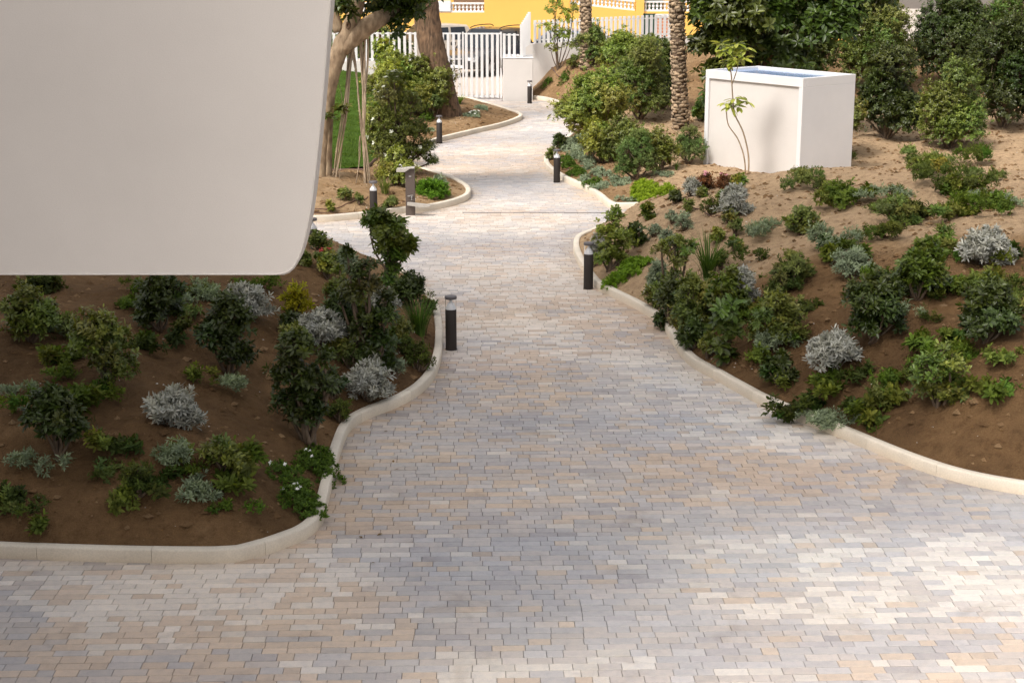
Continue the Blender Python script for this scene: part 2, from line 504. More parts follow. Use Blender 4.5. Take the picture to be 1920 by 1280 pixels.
def bed_mesh(name, kerbline, poly, h):
    # outline set a little inside the kerb face
    c = poly
    nxt = np.roll(c, -1, 0); prv = np.roll(c, 1, 0)
    t = nxt - prv; n = np.stack([-t[:, 1], t[:, 0]], 1); n /= np.linalg.norm(n, axis=1)[:, None] + 1e-9
    area = 0.5 * np.sum(c[:, 0] * nxt[:, 1] - nxt[:, 0] * c[:, 1])
    if area < 0: n = -n
    ring = c + n * 0.05
    keep = [0]
    for i in range(1, len(ring)):
        if np.linalg.norm(ring[i] - ring[keep[-1]]) > 0.05: keep.append(i)
    ring = ring[keep]
    lo, hi = c.min(0), c.max(0)
    pts = []
    y = lo[1]
    while y < hi[1]:
        st = 0.10 if y < 30 else 0.22
        xs = np.arange(lo[0], hi[0], st)
        vis = np.abs(xs) < 0.345 * y + 1.5
        xs = np.where(vis, xs, np.round(xs / (st * 5)) * st * 5)
        xs = np.unique(xs)
        pts.append(np.stack([xs + rng.uniform(-.3, .3, len(xs)) * st, np.full(len(xs), y) + rng.uniform(-.3, .3, len(xs)) * st], 1))
        y += st
    pts = np.concatenate(pts)
    d = seg_dist(pts, ring)
    pts = pts[d > 0.05]
    allp = np.vstack([ring, pts])
    nr = len(ring)
    res = delaunay_2d_cdt([Vector(p) for p in allp], [], [list(range(nr))], 1, 1e-5)
    V2 = np.array([tuple(v) for v in res[0]]); Fc = np.array([f for f in res[2] if len(f) == 3])
    dd = seg_dist(V2, poly)
    z = h(V2, np.maximum(dd, 0)) + lumps(V2) * np.clip(dd * 1.5, 0, 1) + rng.normal(0, 0.006, len(V2)) * (dd > .15)
    x_, y_ = V2[:, 0], V2[:, 1]
    if h is hC: dry = sstep(18.5, 22.5, y_ + .25 * (x_ - 2)) * .88 + .05
    elif h is hA: dry = sstep(18, 23, y_) * .38 + .02
    elif h is hD: dry = .30 + .48 * sstep(1.6, 3.2, x_) * sstep(45, 41, y_)
    else: dry = .34 + .14 * sstep(36, 31, y_)
    dry = np.clip(dry + lumps(V2 * 1.7) * 1.2, 0, .9)
    me = mesh_np(name, np.column_stack([V2, z]), [Fc], np.repeat(dry[:, None], 3, 1), True)
    o = obj(name, me, M['soil']); tag(o, kind='structure')
    return o
for nm, kl, (poly, h) in zip(['soil_bed'] * 4, [kA, kB, kC, kD], BEDS):
    bed_mesh(nm, kl, poly, h)

def kerb(line, poly):
    line = resample(line, 0.06)
    t = np.gradient(line, axis=0); t /= np.linalg.norm(t, axis=1)[:, None]
    n = np.stack([-t[:, 1], t[:, 0]], 1)
    test = seg_dist(line[len(line) // 2][None] + n[len(line) // 2][None] * 0.1, poly)[0]
    if test < 0: n = -n
    prof = [(0.0, -0.05), (0.0, 0.098), (0.004, 0.108), (0.012, 0.114), (0.084, 0.116), (0.092, 0.110), (0.096, 0.100), (0.096, -0.05)]
    seg = int(0.98 / 0.06)
    mb = MB()
    i = 0
    while i < len(line) - 1:
        j = min(i + seg, len(line) - 1)
        L = line[i:j + 1].copy(); nn = n[i:j + 1]
        if j - i >= 2:
            L[0] += (L[1] - L[0]) * 0.03; L[-1] += (L[-2] - L[-1]) * 0.03
        m = len(L); k = len(prof)
        dz = rng.normal(0, 0.0015)
        V = np.array([[(*(L[a] + nn[a] * (p[0] + (0.003 if False else 0))), p[1] + dz) for p in prof] for a in range(m)]).reshape(-1, 3)
        ii = np.arange(m - 1)[:, None] * k; jj = np.arange(k - 1)[None]
        q = np.stack([ii + jj, ii + jj + 1, ii + k + jj + 1, ii + k + jj], -1).reshape(-1, 4)
        base = np.array([0.68, 0.61, 0.51]) * (1 + rng.normal(0, 0.03))
        c = np.tile(base, (len(V), 1))
        low = np.tile(np.array([p[1] < 0.09 for p in prof]), m)
        c[low] *= np.array([0.94, 0.87, 0.78])
        mb.add(V, [q, np.array([list(range(k))]), np.array([[(m - 1) * k + a for a in range(k)][::-1]])], c)
        i = j
    me = mb.mesh('kerb'); auto_smooth(me, 50)
    o = obj('kerb', me, M['kerb']); tag(o, kind='structure')
for kl, p in ((kA, polyA), (kB, polyB), (kC, polyC), (kD, polyD)):
    kerb(kl, p)

# ------------------------------------------------------------------ ground, street, paving
gm = MB(); gm.add([(-400, -60, -0.03), (400, -60, -0.03), (400, 600, -0.03), (-400, 600, -0.03)], [np.array([[0, 1, 2, 3]])])
tag(gm.build('ground', M['joint']), kind='structure')
sm = MB(); sm.add([(-60, 50.25, -0.012), (60, 50.25, -0.012), (60, 110, -0.012), (-60, 110, -0.012)], [np.array([[0, 1, 2, 3]])])
tag(sm.build('street', M['street']), kind='structure')

class VNoise:
    def __init__(s, seed): s.r = np.random.default_rng(seed).uniform(0, 1, (64, 64))
    def __call__(s, x, y):
        xi = np.floor(x).astype(int); yi = np.floor(y).astype(int); fx = x - xi; fy = y - yi
        fx = fx * fx * (3 - 2 * fx); fy = fy * fy * (3 - 2 * fy)
        g = lambda a, b: s.r[a % 64, b % 64]
        return (g(xi, yi) * (1 - fx) + g(xi + 1, yi) * fx) * (1 - fy) + (g(xi, yi + 1) * (1 - fx) + g(xi + 1, yi + 1) * fx) * fy

def paving():
    r = np.random.default_rng(11)
    n1, n2, n3 = VNoise(1), VNoise(2), VNoise(3)
    rows = []
    y = 7.5
    band = 0
    while y < 50.35:
        dep = r.choice([0.092, 0.105, 0.118], p=[.3, .45, .25])
        hw = 0.345 * y + 1.2
        k = int(2 * hw / 0.09)
        L = r.choice([0.12, 0.165, 0.18, 0.24], size=k, p=[.2, .25, .2, .35])
        x0 = -hw - r.uniform(0, .2) + np.concatenate([[0], np.cumsum(L)[:-1]])
        m = x0 < hw
        rows.append(np.stack([x0[m], L[m], np.full(m.sum(), y), np.full(m.sum(), dep)], 1))
        y += dep
    R = np.concatenate(rows)
    a = math.radians(1.6)
    ca, sa = math.cos(a), math.sin(a)
    cx = R[:, 0] + R[:, 1] / 2; cy = R[:, 2] + R[:, 3] / 2
    X = cx * ca - (cy - 20) * sa; Yc = 20 + cx * sa + (cy - 20) * ca
    C = np.stack([X, Yc], 1)
    keep = (Yc < 50.32) & (Yc > 7.4)
    for poly, _ in BEDS:
        keep &= seg_dist(C, poly) < 0.14
    keep &= ~((Yc > 49.3) & (X > -.28) & (X < .7))
    R = R[keep]; C = C[keep]; cx = cx[keep]; cy = cy[keep]
    n = len(R)
    tan = n1(cx * .42 + 3, cy * .55) + .35 * (n3(cx * 1.2, cy * 2.4) - .5)
    pale = n2(cx * .36 + 9, cy * .5 + 4) + .3 * (n3(cx * 1.7 + 5, cy * 2.2) - .5)
    bandi = np.floor((cy + .35 * n3(cx * .35, cy * .1)) / .93).astype(int) % 64
    rb = np.random.default_rng(5).uniform(0, 1, (64, 2))
    tan = tan + .34 * (rb[bandi, 0] - .5); pale = pale + .34 * (rb[bandi, 1] - .5)
    u = r.uniform(0, 1, n); v = r.uniform(0, 1, n)
    G = np.array([.395, .370, .372]); T = np.array([.51, .385, .28]); Pp = np.array([.60, .54, .48]); Dk = np.array([.335, .305, .315]); Mv = np.array([.455, .395, .36])
    pt = np.clip((tan - .38) * 1.5, 0.06, .6); pp = np.clip((pale - .45) * 1.8, 0.03, .7)
    col = np.where((u < .5)[:, None], G, Mv)
    col = np.where(((u > .86) & (pale < .5))[:, None], Dk, col)
    col = np.where((v < pt)[:, None], T, col)
    col = np.where((v > 1 - pp)[:, None], Pp, col)
    # neighbouring tones shared by a whole pallet
    col = np.array([.445, .405, .378]) + (.60 - .14 * sstep(17, 24, cy))[:, None] * (col - np.array([.44, .385, .35]))
    tint = 1 + .22 * (pale - .5)[:, None] + np.array([.09, .0, -.09]) * (tan - .5)[:, None]
    col = col * tint * (1 + r.normal(0, .05, (n, 1))) * 1.1
    edge_d = np.min([np.abs(seg_dist(C, tp)) for tp in TBEDS], 0)
    dirt = np.clip(1 - edge_d / .38, 0, 1)[:, None] * (.35 + .65 * n3(cx * 2.3, cy * 2.3))[:, None]
    col = col * (1 - dirt * np.array([.12, .18, .26]))
    g = 0.0016; ch = 0.0035
    hx = R[:, 1] / 2 - .0014; hy = R[:, 3] / 2 - .0026
    z = r.normal(0, .0008, n)
    tl = r.normal(0, .0012, (n, 2))
    V = np.zeros((n, 12, 3))
    for i, (sx, sy) in enumerate([(-1, -1), (1, -1), (1, 1), (-1, 1)]):
        for lay, (ins, zz) in enumerate([(0, -.025), (0, -ch), (ch, 0)]):
            lx = cx + sx * (hx - ins); ly = cy + sy * (hy - ins)
            V[:, lay * 4 + i, 0] = lx * ca - (ly - 20) * sa
            V[:, lay * 4 + i, 1] = 20 + lx * sa + (ly - 20) * ca
            V[:, lay * 4 + i, 2] = z + zz + (tl[:, 0] * sx + tl[:, 1] * sy) * .2
    fs = [(8, 9, 10, 11)]
    for b in (0, 4):
        for i in range(4):
            j = (i + 1) % 4
            fs.append((b + i, b + j, b + 4 + j, b + 4 + i))
    fs = np.array(fs)
    Fa = (np.arange(n)[:, None, None] * 12 + fs[None]).reshape(-1, 4)
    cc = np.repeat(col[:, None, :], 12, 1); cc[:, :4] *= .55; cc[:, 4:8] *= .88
    me = mesh_np('path', V.reshape(-1, 3), [Fa], cc.reshape(-1, 3))
    o = obj('path', me, M['paver']); tag(o, kind='structure')
    return n
NPAV = paving()
dm = MB()
p0, p1 = ground(868, 396), ground(1141, 399)
dm.box(p0[0], p1[0], min(p0[1], p1[1]) - .02, min(p0[1], p1[1]) + .03, -0.02, 0.006)
tag(dm.build('drain_channel', M['cap']), 'thin dark slot drain crossing the paved path', 'drain')

# ------------------------------------------------------------------ foliage kit
def unit(v): return v / (np.linalg.norm(v, axis=-1, keepdims=True) + 1e-9)
def leaves(mb, P, D, Nn, L, W, col, fold=.25, curl=.25, fine=True):
    """P base, D direction, Nn approx normal"""
    n = len(P)
    L = np.broadcast_to(L, (n,))[:, None]; W = np.broadcast_to(W, (n,))[:, None]
    D = unit(D); S = unit(np.cross(D, Nn)); U = np.cross(S, D)
    if fine:
        pts = []
        def q(t, s, c):
            return P + D * L * t + S * W * s + U * (W * abs(s) * fold - L * curl * t * t * .6)
        pts = [q(0, 0, 0), q(.35, -.46, 0), q(.35, 0, 0), q(.35, .46, 0), q(.74, -.42, 0), q(.74, 0, 0), q(.74, .42, 0), q(1, 0, 0)]
        V = np.stack(pts, 1).reshape(-1, 3)
        o = np.arange(n)[:, None] * 8
        t = np.array([(0, 3, 2), (0, 2, 1), (5, 6, 7), (4, 5, 7)]); qd = np.array([(2, 3, 6, 5), (1, 2, 5, 4)])
        fs = [(o[:, :, None] + t[None]).reshape(-1, 3), (o[:, :, None] + qd[None]).reshape(-1, 4)]
        c = np.repeat(col, 8, 0)
        c = c.reshape(n, 8, 3); c[:, [0, 2]] *= .9; c[:, 7] *= 1.1; c = c.reshape(-1, 3)
    else:
        V = np.stack([P, P + D * L * .5 - S * W * .5 + U * W * fold, P + D * L - U * L * curl * .5, P + D * L * .5 + S * W * .5 + U * W * fold], 1).reshape(-1, 3)
        o = np.arange(n)[:, None] * 4
        t = np.array([(0, 2, 1), (0, 3, 2)])
        fs = [(o[:, :, None] + t[None]).reshape(-1, 3)]
        c = np.repeat(col, 4, 0)
    mb.add(V, fs, c)

def rosettes(mb, C, A, k, L, W, c0, c1, el=(0.1, 1.0), r=None, fine=True, bright=None, curl=.25, fold=.25, lv=.3, offs=.0):
    """k leaves round every centre C with axis A"""
    r = r or rng
    n = len(C)
    A = unit(A)
    ref = np.where(np.abs(A[:, 2:3]) > .8, np.array([[1., 0, 0]]), np.array([[0, 0, 1.]]))
    U = unit(np.cross(A, ref)); Vv = np.cross(A, U)
    th = (np.arange(k)[None] * 2.399 + r.uniform(0, 6.28, (n, 1)) + r.uniform(-.3, .3, (n, k)))
    e = r.uniform(el[0], el[1], (n, k))
    D = (np.cos(e) * np.cos(th))[..., None] * U[:, None] + (np.cos(e) * np.sin(th))[..., None] * Vv[:, None] + np.sin(e)[..., None] * A[:, None]
    Nn = A[:, None] * np.cos(e)[..., None] - (np.cos(th)[..., None] * U[:, None] + np.sin(th)[..., None] * Vv[:, None]) * np.sin(e)[..., None]
    P = C[:, None] + A[:, None] * (r.uniform(-1, .3, (n, k)) * offs)[..., None] + D * 0.05 * L
    t = r.uniform(0, 1, (n, k)) ** 1.4
    # inner, upright leaves are the young ones
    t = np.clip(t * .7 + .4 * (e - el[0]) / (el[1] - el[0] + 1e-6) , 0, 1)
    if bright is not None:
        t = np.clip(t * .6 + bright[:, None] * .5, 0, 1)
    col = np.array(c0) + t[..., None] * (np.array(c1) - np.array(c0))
    col = col * (1 + r.normal(0, .10, (n, k, 1)))
    Ls = L * (1 + r.uniform(-lv, lv, (n, k)))
    leaves(mb, P.reshape(-1, 3), D.reshape(-1, 3), Nn.reshape(-1, 3) , Ls.ravel(), Ls.ravel() * W / L, np.clip(col, .003, 1).reshape(-1, 3), fold, curl, fine)

# kind: leaf length, width, leaves in a rosette, rosettes per m2 of crown surface, dark, light
KIND = {
    'pitto': dict(L=.075, W=.030, k=11, dens=170, c0=(.028, .056, .010), c1=(.150, .200, .030), el=(-.1, 1.0), mat='leaf'),
    'bright': dict(L=.060, W=.026, k=10, dens=190, c0=(.055, .095, .012), c1=(.32, .36, .07), el=(-.1, 1.0), mat='leaf'),
    'mid': dict(L=.055, W=.022, k=10, dens=200, c0=(.036, .064, .013), c1=(.215, .255, .055), el=(-.1, 1.1), mat='leaf'),
    'dark': dict(L=.065, W=.026, k=10, dens=180, c0=(.014, .028, .007), c1=(.075, .106, .022), el=(-.2, 1.0), mat='leaf'),
    'fine': dict(L=.040, W=.013, k=12, dens=260, c0=(0.027, 0.047, 0.012), c1=(0.113, 0.150, 0.029), el=(0, 1.2), mat='leafm'),
    'olive': dict(L=.050, W=.016, k=11, dens=210, c0=(.05, .085, .025), c1=(.20, .245, .08), el=(0, 1.1), mat='leafm'),
    'silver': dict(L=.062, W=.015, k=13, dens=300, c0=(.17, .17, .155), c1=(.52, .52, .50), el=(.1, 1.15), mat='silver'),
    'grey': dict(L=.045, W=.012, k=12, dens=300, c0=(.11, .145, .09), c1=(.34, .40, .28), el=(.0, 1.2), mat='silver'),
    'lime': dict(L=.050, W=.010, k=14, dens=300, c0=(.09, .17, .008), c1=(.34, .44, .03), el=(.1, 1.3), mat='leafm'),
    'limeshrub': dict(L=.055, W=.016, k=12, dens=230, c0=(0.113, 0.135, 0.009), c1=(0.416, 0.411, 0.023), el=(.1, 1.2), mat='leafm'),
    'mat': dict(L=.034, W=.012, k=11, dens=420, c0=(0.027, 0.063, 0.009), c1=(0.133, 0.213, 0.026), el=(.1, 1.2), mat='leafm'),
    'brightmat': dict(L=.040, W=.014, k=11, dens=400, c0=(0.056, 0.135, 0.009), c1=(0.246, 0.379, 0.035), el=(.1, 1.2), mat='leafm'),
    'redbrown': dict(L=.040, W=.016, k=10, dens=330, c0=(0.046, 0.019, 0.016), c1=(0.264, 0.116, 0.054), el=(0, 1.2), mat='leafm'),
    'bigleaf': dict(L=.15, W=.062, k=9, dens=34, c0=(.025, .045, .009), c1=(.115, .150, .028), el=(-.2, .7), mat='leaf'),
    'bigdark': dict(L=.15, W=.060, k=8, dens=46, c0=(0.015, 0.032, 0.007), c1=(0.095, 0.135, 0.021), el=(-.4, .8), mat='leaf'),
    'bigpale': dict(L=.17, W=.065, k=9, dens=24, c0=(0.146, 0.194, 0.022), c1=(0.439, 0.449, 0.083), el=(-.3, .6), mat='leaf'),
    'fernlime': dict(L=.060, W=.012, k=14, dens=300, c0=(.03, .085, .006), c1=(.15, .29, .02), el=(.0, 1.2), mat='leafm'),
    'sparse': dict(L=.085, W=.045, k=7, dens=46, c0=(0.085, 0.135, 0.017), c1=(0.322, 0.379, 0.058), el=(-.2, .8), mat='leaf'),
}

def crown_geo(r, lump_list, kd, zmin=0.02, dmul=1.0, scale=1.0):
    """lump_list: (centre, radii) ellipsoids -> MB of leaf rosettes, list of rosette centres"""
    mb = MB()
    allC = []
    K = KIND[kd]
    zs = [c[2] + s[2] for c, s in lump_list]; ztop = max(zs); zlow = min(c[2] - s[2] for c, s in lump_list)
    for c, s in lump_list:
        c = np.array(c, float); s = np.array(s, float)
        area = 4 * PI * ((s[0] * s[1]) ** 1.6 / 3 + (s[0] * s[2]) ** 1.6 / 3 + (s[1] * s[2]) ** 1.6 / 3) ** (1 / 1.6)
        n = max(8, int(area * K['dens'] * dmul * .62 / max(scale, .5) ** 1.3))
        d = unit(r.normal(0, 1, (n, 3)))
        d[:, 2] = np.where(d[:, 2] < -.35, -d[:, 2] * .7, d[:, 2])
        d = unit(d)
        # uneven shell with holes
        ph = r.uniform(0, 6.28, 3)
        w = np.sin(d[:, 0] * 5 + ph[0]) + np.sin(d[:, 1] * 6 + ph[1]) + np.sin(d[:, 2] * 5 + ph[2])
        keep = w > -1.5
        rad = (0.80 + .13 * w / 2) * r.uniform(.40, 1.0, n) ** .5 * np.where(r.uniform(0, 1, n) < .16, r.uniform(1.1, 1.55, n), 1.0)
        C = c + d * s * rad[:, None]
        keep &= C[:, 2] > zmin
        C, d, w = C[keep], d[keep], w[keep]
        A = unit(d * .8 + np.array([0, 0, .55]) + r.normal(0, .28, d.shape))
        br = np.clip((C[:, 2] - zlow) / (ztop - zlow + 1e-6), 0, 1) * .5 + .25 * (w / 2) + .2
        hue = np.array([1.06 + r.normal(0, .12), 1 + r.normal(0, .06), .92 + r.normal(0, .10)]) * (1 + r.normal(0, .10))
        if K['mat'] == 'silver': hue = 1 + r.normal(0, .06)
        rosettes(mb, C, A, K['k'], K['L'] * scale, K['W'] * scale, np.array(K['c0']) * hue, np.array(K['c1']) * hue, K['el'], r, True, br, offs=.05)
        allC.append(C)
    return mb, np.concatenate(allC)

def auto_lumps(r, w, h, n=7, low=.2):
    out = []
    for i in range(n):
        a = i * 2.399 + r.uniform(0, .8); q = math.sqrt((i + .5) / n)
        s = r.uniform(.24, .36) * (1.15 - .35 * q)
        zz = r.uniform(low, .74) * (1.05 - .3 * q)
        out.append(((math.cos(a) * q * w * .30, math.sin(a) * q * w * .30, h * zz), (w * s, w * s, min(h * s * 1.15, h * (1 - zz) * 1.1))))
    out.append(((r.uniform(-.06, .06) * w, r.uniform(-.06, .06) * w, h * .74), (w * .22, w * .22, h * .24)))
    return out

def stems_geo(r, lump_list, C, thick=.02, base=(0, 0, -.03), every=6, fork=None):
    mb = MB()
    base = np.array(base, float)
    if fork is not None:
        f = np.array(fork, float); c = catmull([base, base * .5 + f * .5 + np.array([.03, 0, 0]), f], .06); mb.tube(c, np.linspace(thick * 1.5, thick, len(c)), 8); base = f; thick = thick * .7
    for c, s in lump_list:
        c = np.array(c)
        b = base + np.append(r.normal(0, thick, 2), 0)
        mid = b * .45 + c * .55 + np.append(r.normal(0, .05, 2) * np.linalg.norm(c - b), 0); mid[2] = b[2] + (c[2] - b[2]) * .5
        mb.tube(catmull([b, mid, c], .08), np.linspace(thick, thick * .45, len(catmull([b, mid, c], .08))), 6)
    for p in C[::every]:
        j = int(np.argmin([np.linalg.norm((p - np.array(c)) / np.array(s)) for c, s in lump_list]))
        c = np.array(lump_list[j][0])
        m = (c + p) / 2 + r.normal(0, .02, 3)
        mb.tube([c, m, p], [thick * .35, thick * .25, thick * .15], 4, cap=False)
    return mb

PLN = {}
def dist_at(p): return float(p[1] * CP + (CAMZ - p[2]) * SP)     # camera-axis depth
def shrub(name, label, bx, by, hpx, wpx, kd, seed, cat='shrub', group=None, n=7, low=.2, dmul=1.0, stems=True, flowers=None, sink=.0, base=None, lumps_=None, thick=None, lsc=1.0, fork=None):
    r = np.random.default_rng(seed)
    p = hit(bx, by) if base is None else np.array(base, float)
    k = dist_at(p) / F
    h, w = hpx * k, wpx * k
    ll = auto_lumps(r, w, h, n, low) if lumps_ is None else [((a * k, b * k, c * k), (s * k, s * k, t * k)) for a, b, c, s, t in lumps_]
    mb, C = crown_geo(r, ll, kd, dmul=dmul, scale=lsc)
    root = empty(name, (p[0], p[1], p[2] - sink), 0)
    tag(root, label, cat, group)
    mb.build('foliage', M[KIND[kd]['mat']], root)
    if stems:
        th = thick or (.012 + .012 * min(h, 1.5))
        stems_geo(r, ll, C, th, fork=None if fork is None else tuple(q * k for q in fork)).build('stem', M['stem'], root, True)
    if flowers:
        flower_geo(r, C, *flowers, root)
    return root

def flower_geo(r, C, n, size, c, parent):
    """each flower head is an object of its own, all sharing one mesh"""
    top = C[np.argsort(-C[:, 2] + r.uniform(-.1, .3, len(C)) * np.ptp(C[:, 2]))][:max(n * 3, 1)]
    if n > 20:                       # heads all over the sunny outer face
        rad = np.linalg.norm((C - C.mean(0)) / (np.ptp(C, axis=0) + 1e-6), axis=1) + r.uniform(0, .12, len(C)) - .25 * (C[:, 1] - C[:, 1].mean()) / np.ptp(C[:, 1])
        top = C[np.argsort(-rad)][:n * 5]
    idx = r.permutation(len(top))[:n]
    P = top[idx] + np.array([0, 0, size * .9])
    A = unit(P - C.mean(0) + np.array([0, -.2, .5]))
    mb = MB()
    rosettes(mb, np.zeros((1, 3)), np.array([[0, 0, 1.]]), 8, size, size * .6, np.array(c) * .8, np.array(c), (.15, .7), r, False, None, curl=.1, fold=.1)
    me = mb.mesh('flower')
    for p_, a_ in zip(P, A):
        o = obj('flower', me, M['petal'], parent); o.location = p_
        o.rotation_euler = Vector(a_).to_track_quat('Z', 'Y').to_euler()

def mat_plant(name, label, bx, by, wpx, dpx, hpx, kd, seed, cat='ground cover', group=None, flowers=None, n=5, dmul=1.0, lsc=1.0):
    """low spreading mat that follows the soil; wpx wide, dpx deep in the picture"""
    r = np.random.default_rng(seed)
    p = hit(bx, by)
    q1, q2 = hit(bx, by - dpx / 2), hit(bx, by + dpx / 2)
    k = dist_at(p) / F
    w = wpx * k; dep = max(abs(q1[1] - q2[1]), w * .35); dep = min(dep, w * 1.6); h = hpx * k
    ll = []
    for i in range(n):
        a = i * 2.399 + r.uniform(0, .6); q = math.sqrt((i + .4) / n)
        ox, oy = math.cos(a) * q * w * .33, math.sin(a) * q * dep * .33
        oz = terrain([[p[0] + ox, p[1] + oy]])[0] - p[2]
        s = r.uniform(.2, .32)
        ll.append(((ox, oy, oz - h * .05), (w * s, dep * s, h * r.uniform(.7, 1.05))))
    K = KIND[kd]
    mb = MB(); CC = []
    for c, s in ll:
        c = np.array(c); s = np.array(s)
        nn = max(6, int(PI * s[0] * s[1] * 1.6 * K['dens'] * dmul))
        d = unit(r.normal(0, 1, (nn, 3))); d[:, 2] = np.abs(d[:, 2])
        C = c + d * s * r.uniform(.55, 1.0, (nn, 1)) ** .5
        A = unit(d * .6 + np.array([0, 0, .7]) + r.normal(0, .3, d.shape))
        rosettes(mb, C, A, K['k'], K['L'] * lsc, K['W'] * lsc, K['c0'], K['c1'], K['el'], r, True, np.clip(r.uniform(.1, .8, nn), 0, 1), offs=.02)
        CC.append(C)
    root_mesh = mb.mesh(name)
    o = obj(name, root_mesh, M[K['mat']]); o.location = p
    tag(o, label, cat, group)
    if flowers:
        flower_geo(r, np.concatenate(CC), *flowers, o)
    return o

def blades(mb, r, n, spread, h, width, c0, c1, arch=(.2, .9), seg=5, base=(0, 0, 0)):
    t = np.linspace(0, 1, seg + 1)
    az = r.uniform(0, 6.28, n); L = h * r.uniform(.55, 1.1, n); ar = r.uniform(*arch, n)
    P0 = np.stack([np.cos(az) * r.uniform(0, 1, n) * spread, np.sin(az) * r.uniform(0, 1, n) * spread, np.zeros(n)], 1) + np.array(base)
    out = np.stack([np.cos(az), np.sin(az), np.zeros(n)], 1)
    side = np.stack([-np.sin(az), np.cos(az), np.zeros(n)], 1)
    th = ar[:, None] * (t[None] ** 1.3) * 1.7 + .08
    ds = L[:, None] / seg
    rr = np.concatenate([np.zeros((n, 1)), np.cumsum(np.sin(th[:, 1:]) * ds, 1)], 1)
    zz = np.concatenate([np.zeros((n, 1)), np.cumsum(np.cos(th[:, 1:]) * ds, 1)], 1)
    Cn = P0[:, None] + out[:, None] * rr[..., None] + np.array([0, 0, 1.]) * zz[..., None]
    w = width * (1 - t ** 2.2) * .5 + .0006
    A = Cn - side[:, None] * w[None, :, None]; B = Cn + side[:, None] * w[None, :, None]
    V = np.stack([A, B], 2).reshape(n, -1, 3)
    q = np.array([(2 * i, 2 * i + 1, 2 * i + 3, 2 * i + 2) for i in range(seg)])
    Fa = (np.arange(n)[:, None, None] * (2 * seg + 2) + q[None]).reshape(-1, 4)
    u = r.uniform(0, 1, (n, 1, 1))
    col = np.array(c0) + (np.array(c1) - np.array(c0)) * u
    col = np.repeat(col, 2 * seg + 2, 1)
    mb.add(V.reshape(-1, 3), [Fa], col.reshape(-1, 3))
    return Cn

def grass(name, label, bx, by, hpx, wpx, seed, n=140, c0=(.03, .07, .01), c1=(.12, .20, .035), width=.012, arch=(.1, .75), cat='grass tuft', group=None):
    r = np.random.default_rng(seed); p = hit(bx, by); k = dist_at(p) / F
    mb = MB(); blades(mb, r, n, wpx * k * .16, hpx * k, width, c0, c1, arch)
    o = obj(name, mb.mesh(name), M['leafm']); o.location = (p[0], p[1], p[2] - .01)
    return tag(o, label, cat, group)

def fern(name, label, bx, by, hpx, wpx, seed, n=46, c0=(.06, .15, .008), c1=(.22, .36, .03), cat='fern', leaflet=.035, group=None, arch=(.5, 1.05)):
    r = np.random.default_rng(seed); p = hit(bx, by); k = dist_at(p) / F
    h = hpx * k
    mb = MB()
    Cn = blades(mb, r, n, wpx * k * .08, max(h * 1.25, wpx * k * .55), .006, c0, c1, arch, 9)
    T = np.gradient(Cn, axis=1)
    for s in (-1, 1):
        for off in (0, .5):
            Cq = Cn[:, 1:-1] * (1 - off) + Cn[:, 2:] * off
            P = Cq.reshape(-1, 3); D = unit(T[:, 1:-1].reshape(-1, 3))
            side = unit(np.cross(D, np.array([0, 0, 1.]))) * s
            ln = leaflet * (1.15 - np.abs(np.linspace(-.6, 1, Cq.shape[1])) ** 2 * .7)
            ln = np.tile(ln, len(Cn)) * r.uniform(.8, 1.2, len(P))
            u = r.uniform(0, 1, (len(P), 1))
            leaves(mb, P, side * .85 + D * .55 + r.normal(0, .15, D.shape), np.tile([0, 0, 1.], (len(P), 1)), ln, ln * .32, np.array(c0) + (np.array(c1) - np.array(c0)) * u, .1, .2, False)
    o = obj(name, mb.mesh(name), M['leafm']); o.location = p
    return tag(o, label, cat, group)

# ------------------------------------------------------------------ bollard lamps
def make_bollard():
    root = empty('bollard_lamp')
    R = .069
    mb = MB(); mb.lathe([(R + .004, -.01), (R + .004, .006), (R, .010), (R, .508), (R - .003, .512), (.02, .512)], 32)
    b = mb.build('post', M['bollard'], root); auto_smooth(b.data)
    mb = MB(); mb.lathe([(R - .004, .5125), (R - .005, .535), (.034, .582), (.016, .604), (.014, .648)], 32)
    c = mb.build('reflector_cone', M['cone'], root); auto_smooth(c.data)
    mb = MB()
    mb.lathe([(R - .001, .5125), (R - .001, .640), (R - .004, .640), (R - .004, .5125), (R - .001, .5125)], 32, cap=False)
    g = mb.build('glass_tube', M['glass'], root); auto_smooth(g.data)
    mb = MB(); mb.lathe([(.02, .638), (R + .003, .6405), (R + .006, .645), (R + .006, .670), (R + .001, .679), (.02, .684), (.001, .684)], 32)
    c = mb.build('cap', M['cap'], root); auto_smooth(c.data)
    return root
bol = make_bollard()
for i, (px, py, lab) in enumerate([
    (846, 655, 'black bollard lamp nearest the camera, beside the kerb of the dark left bed'),
    (1103, 541, 'brown bollard lamp at the tip of the right bed, beside the glossy green bush'),
    (1044, 342, 'bollard lamp by the curved kerb below the grey-green tufts of the far right bed'),
    (824, 269, 'bollard lamp by the left kerb, below the brown tree trunk and flowering bush'),
    (993, 194, 'small distant bollard lamp standing in front of the white gate pillar'),
    (701, 410, 'bollard lamp left of the drinking fountain, its foot hidden by a leafy bush'),
    (588, 489, 'bollard lamp half hidden behind the mound next to the white hanging panel')]):
    o = bol if i == 0 else copy_tree(bol)
    g = ground(px, py); o.location = (g[0], g[1], 0.0)
    tag(o, lab, 'bollard light', 'bollard lamps along the path')

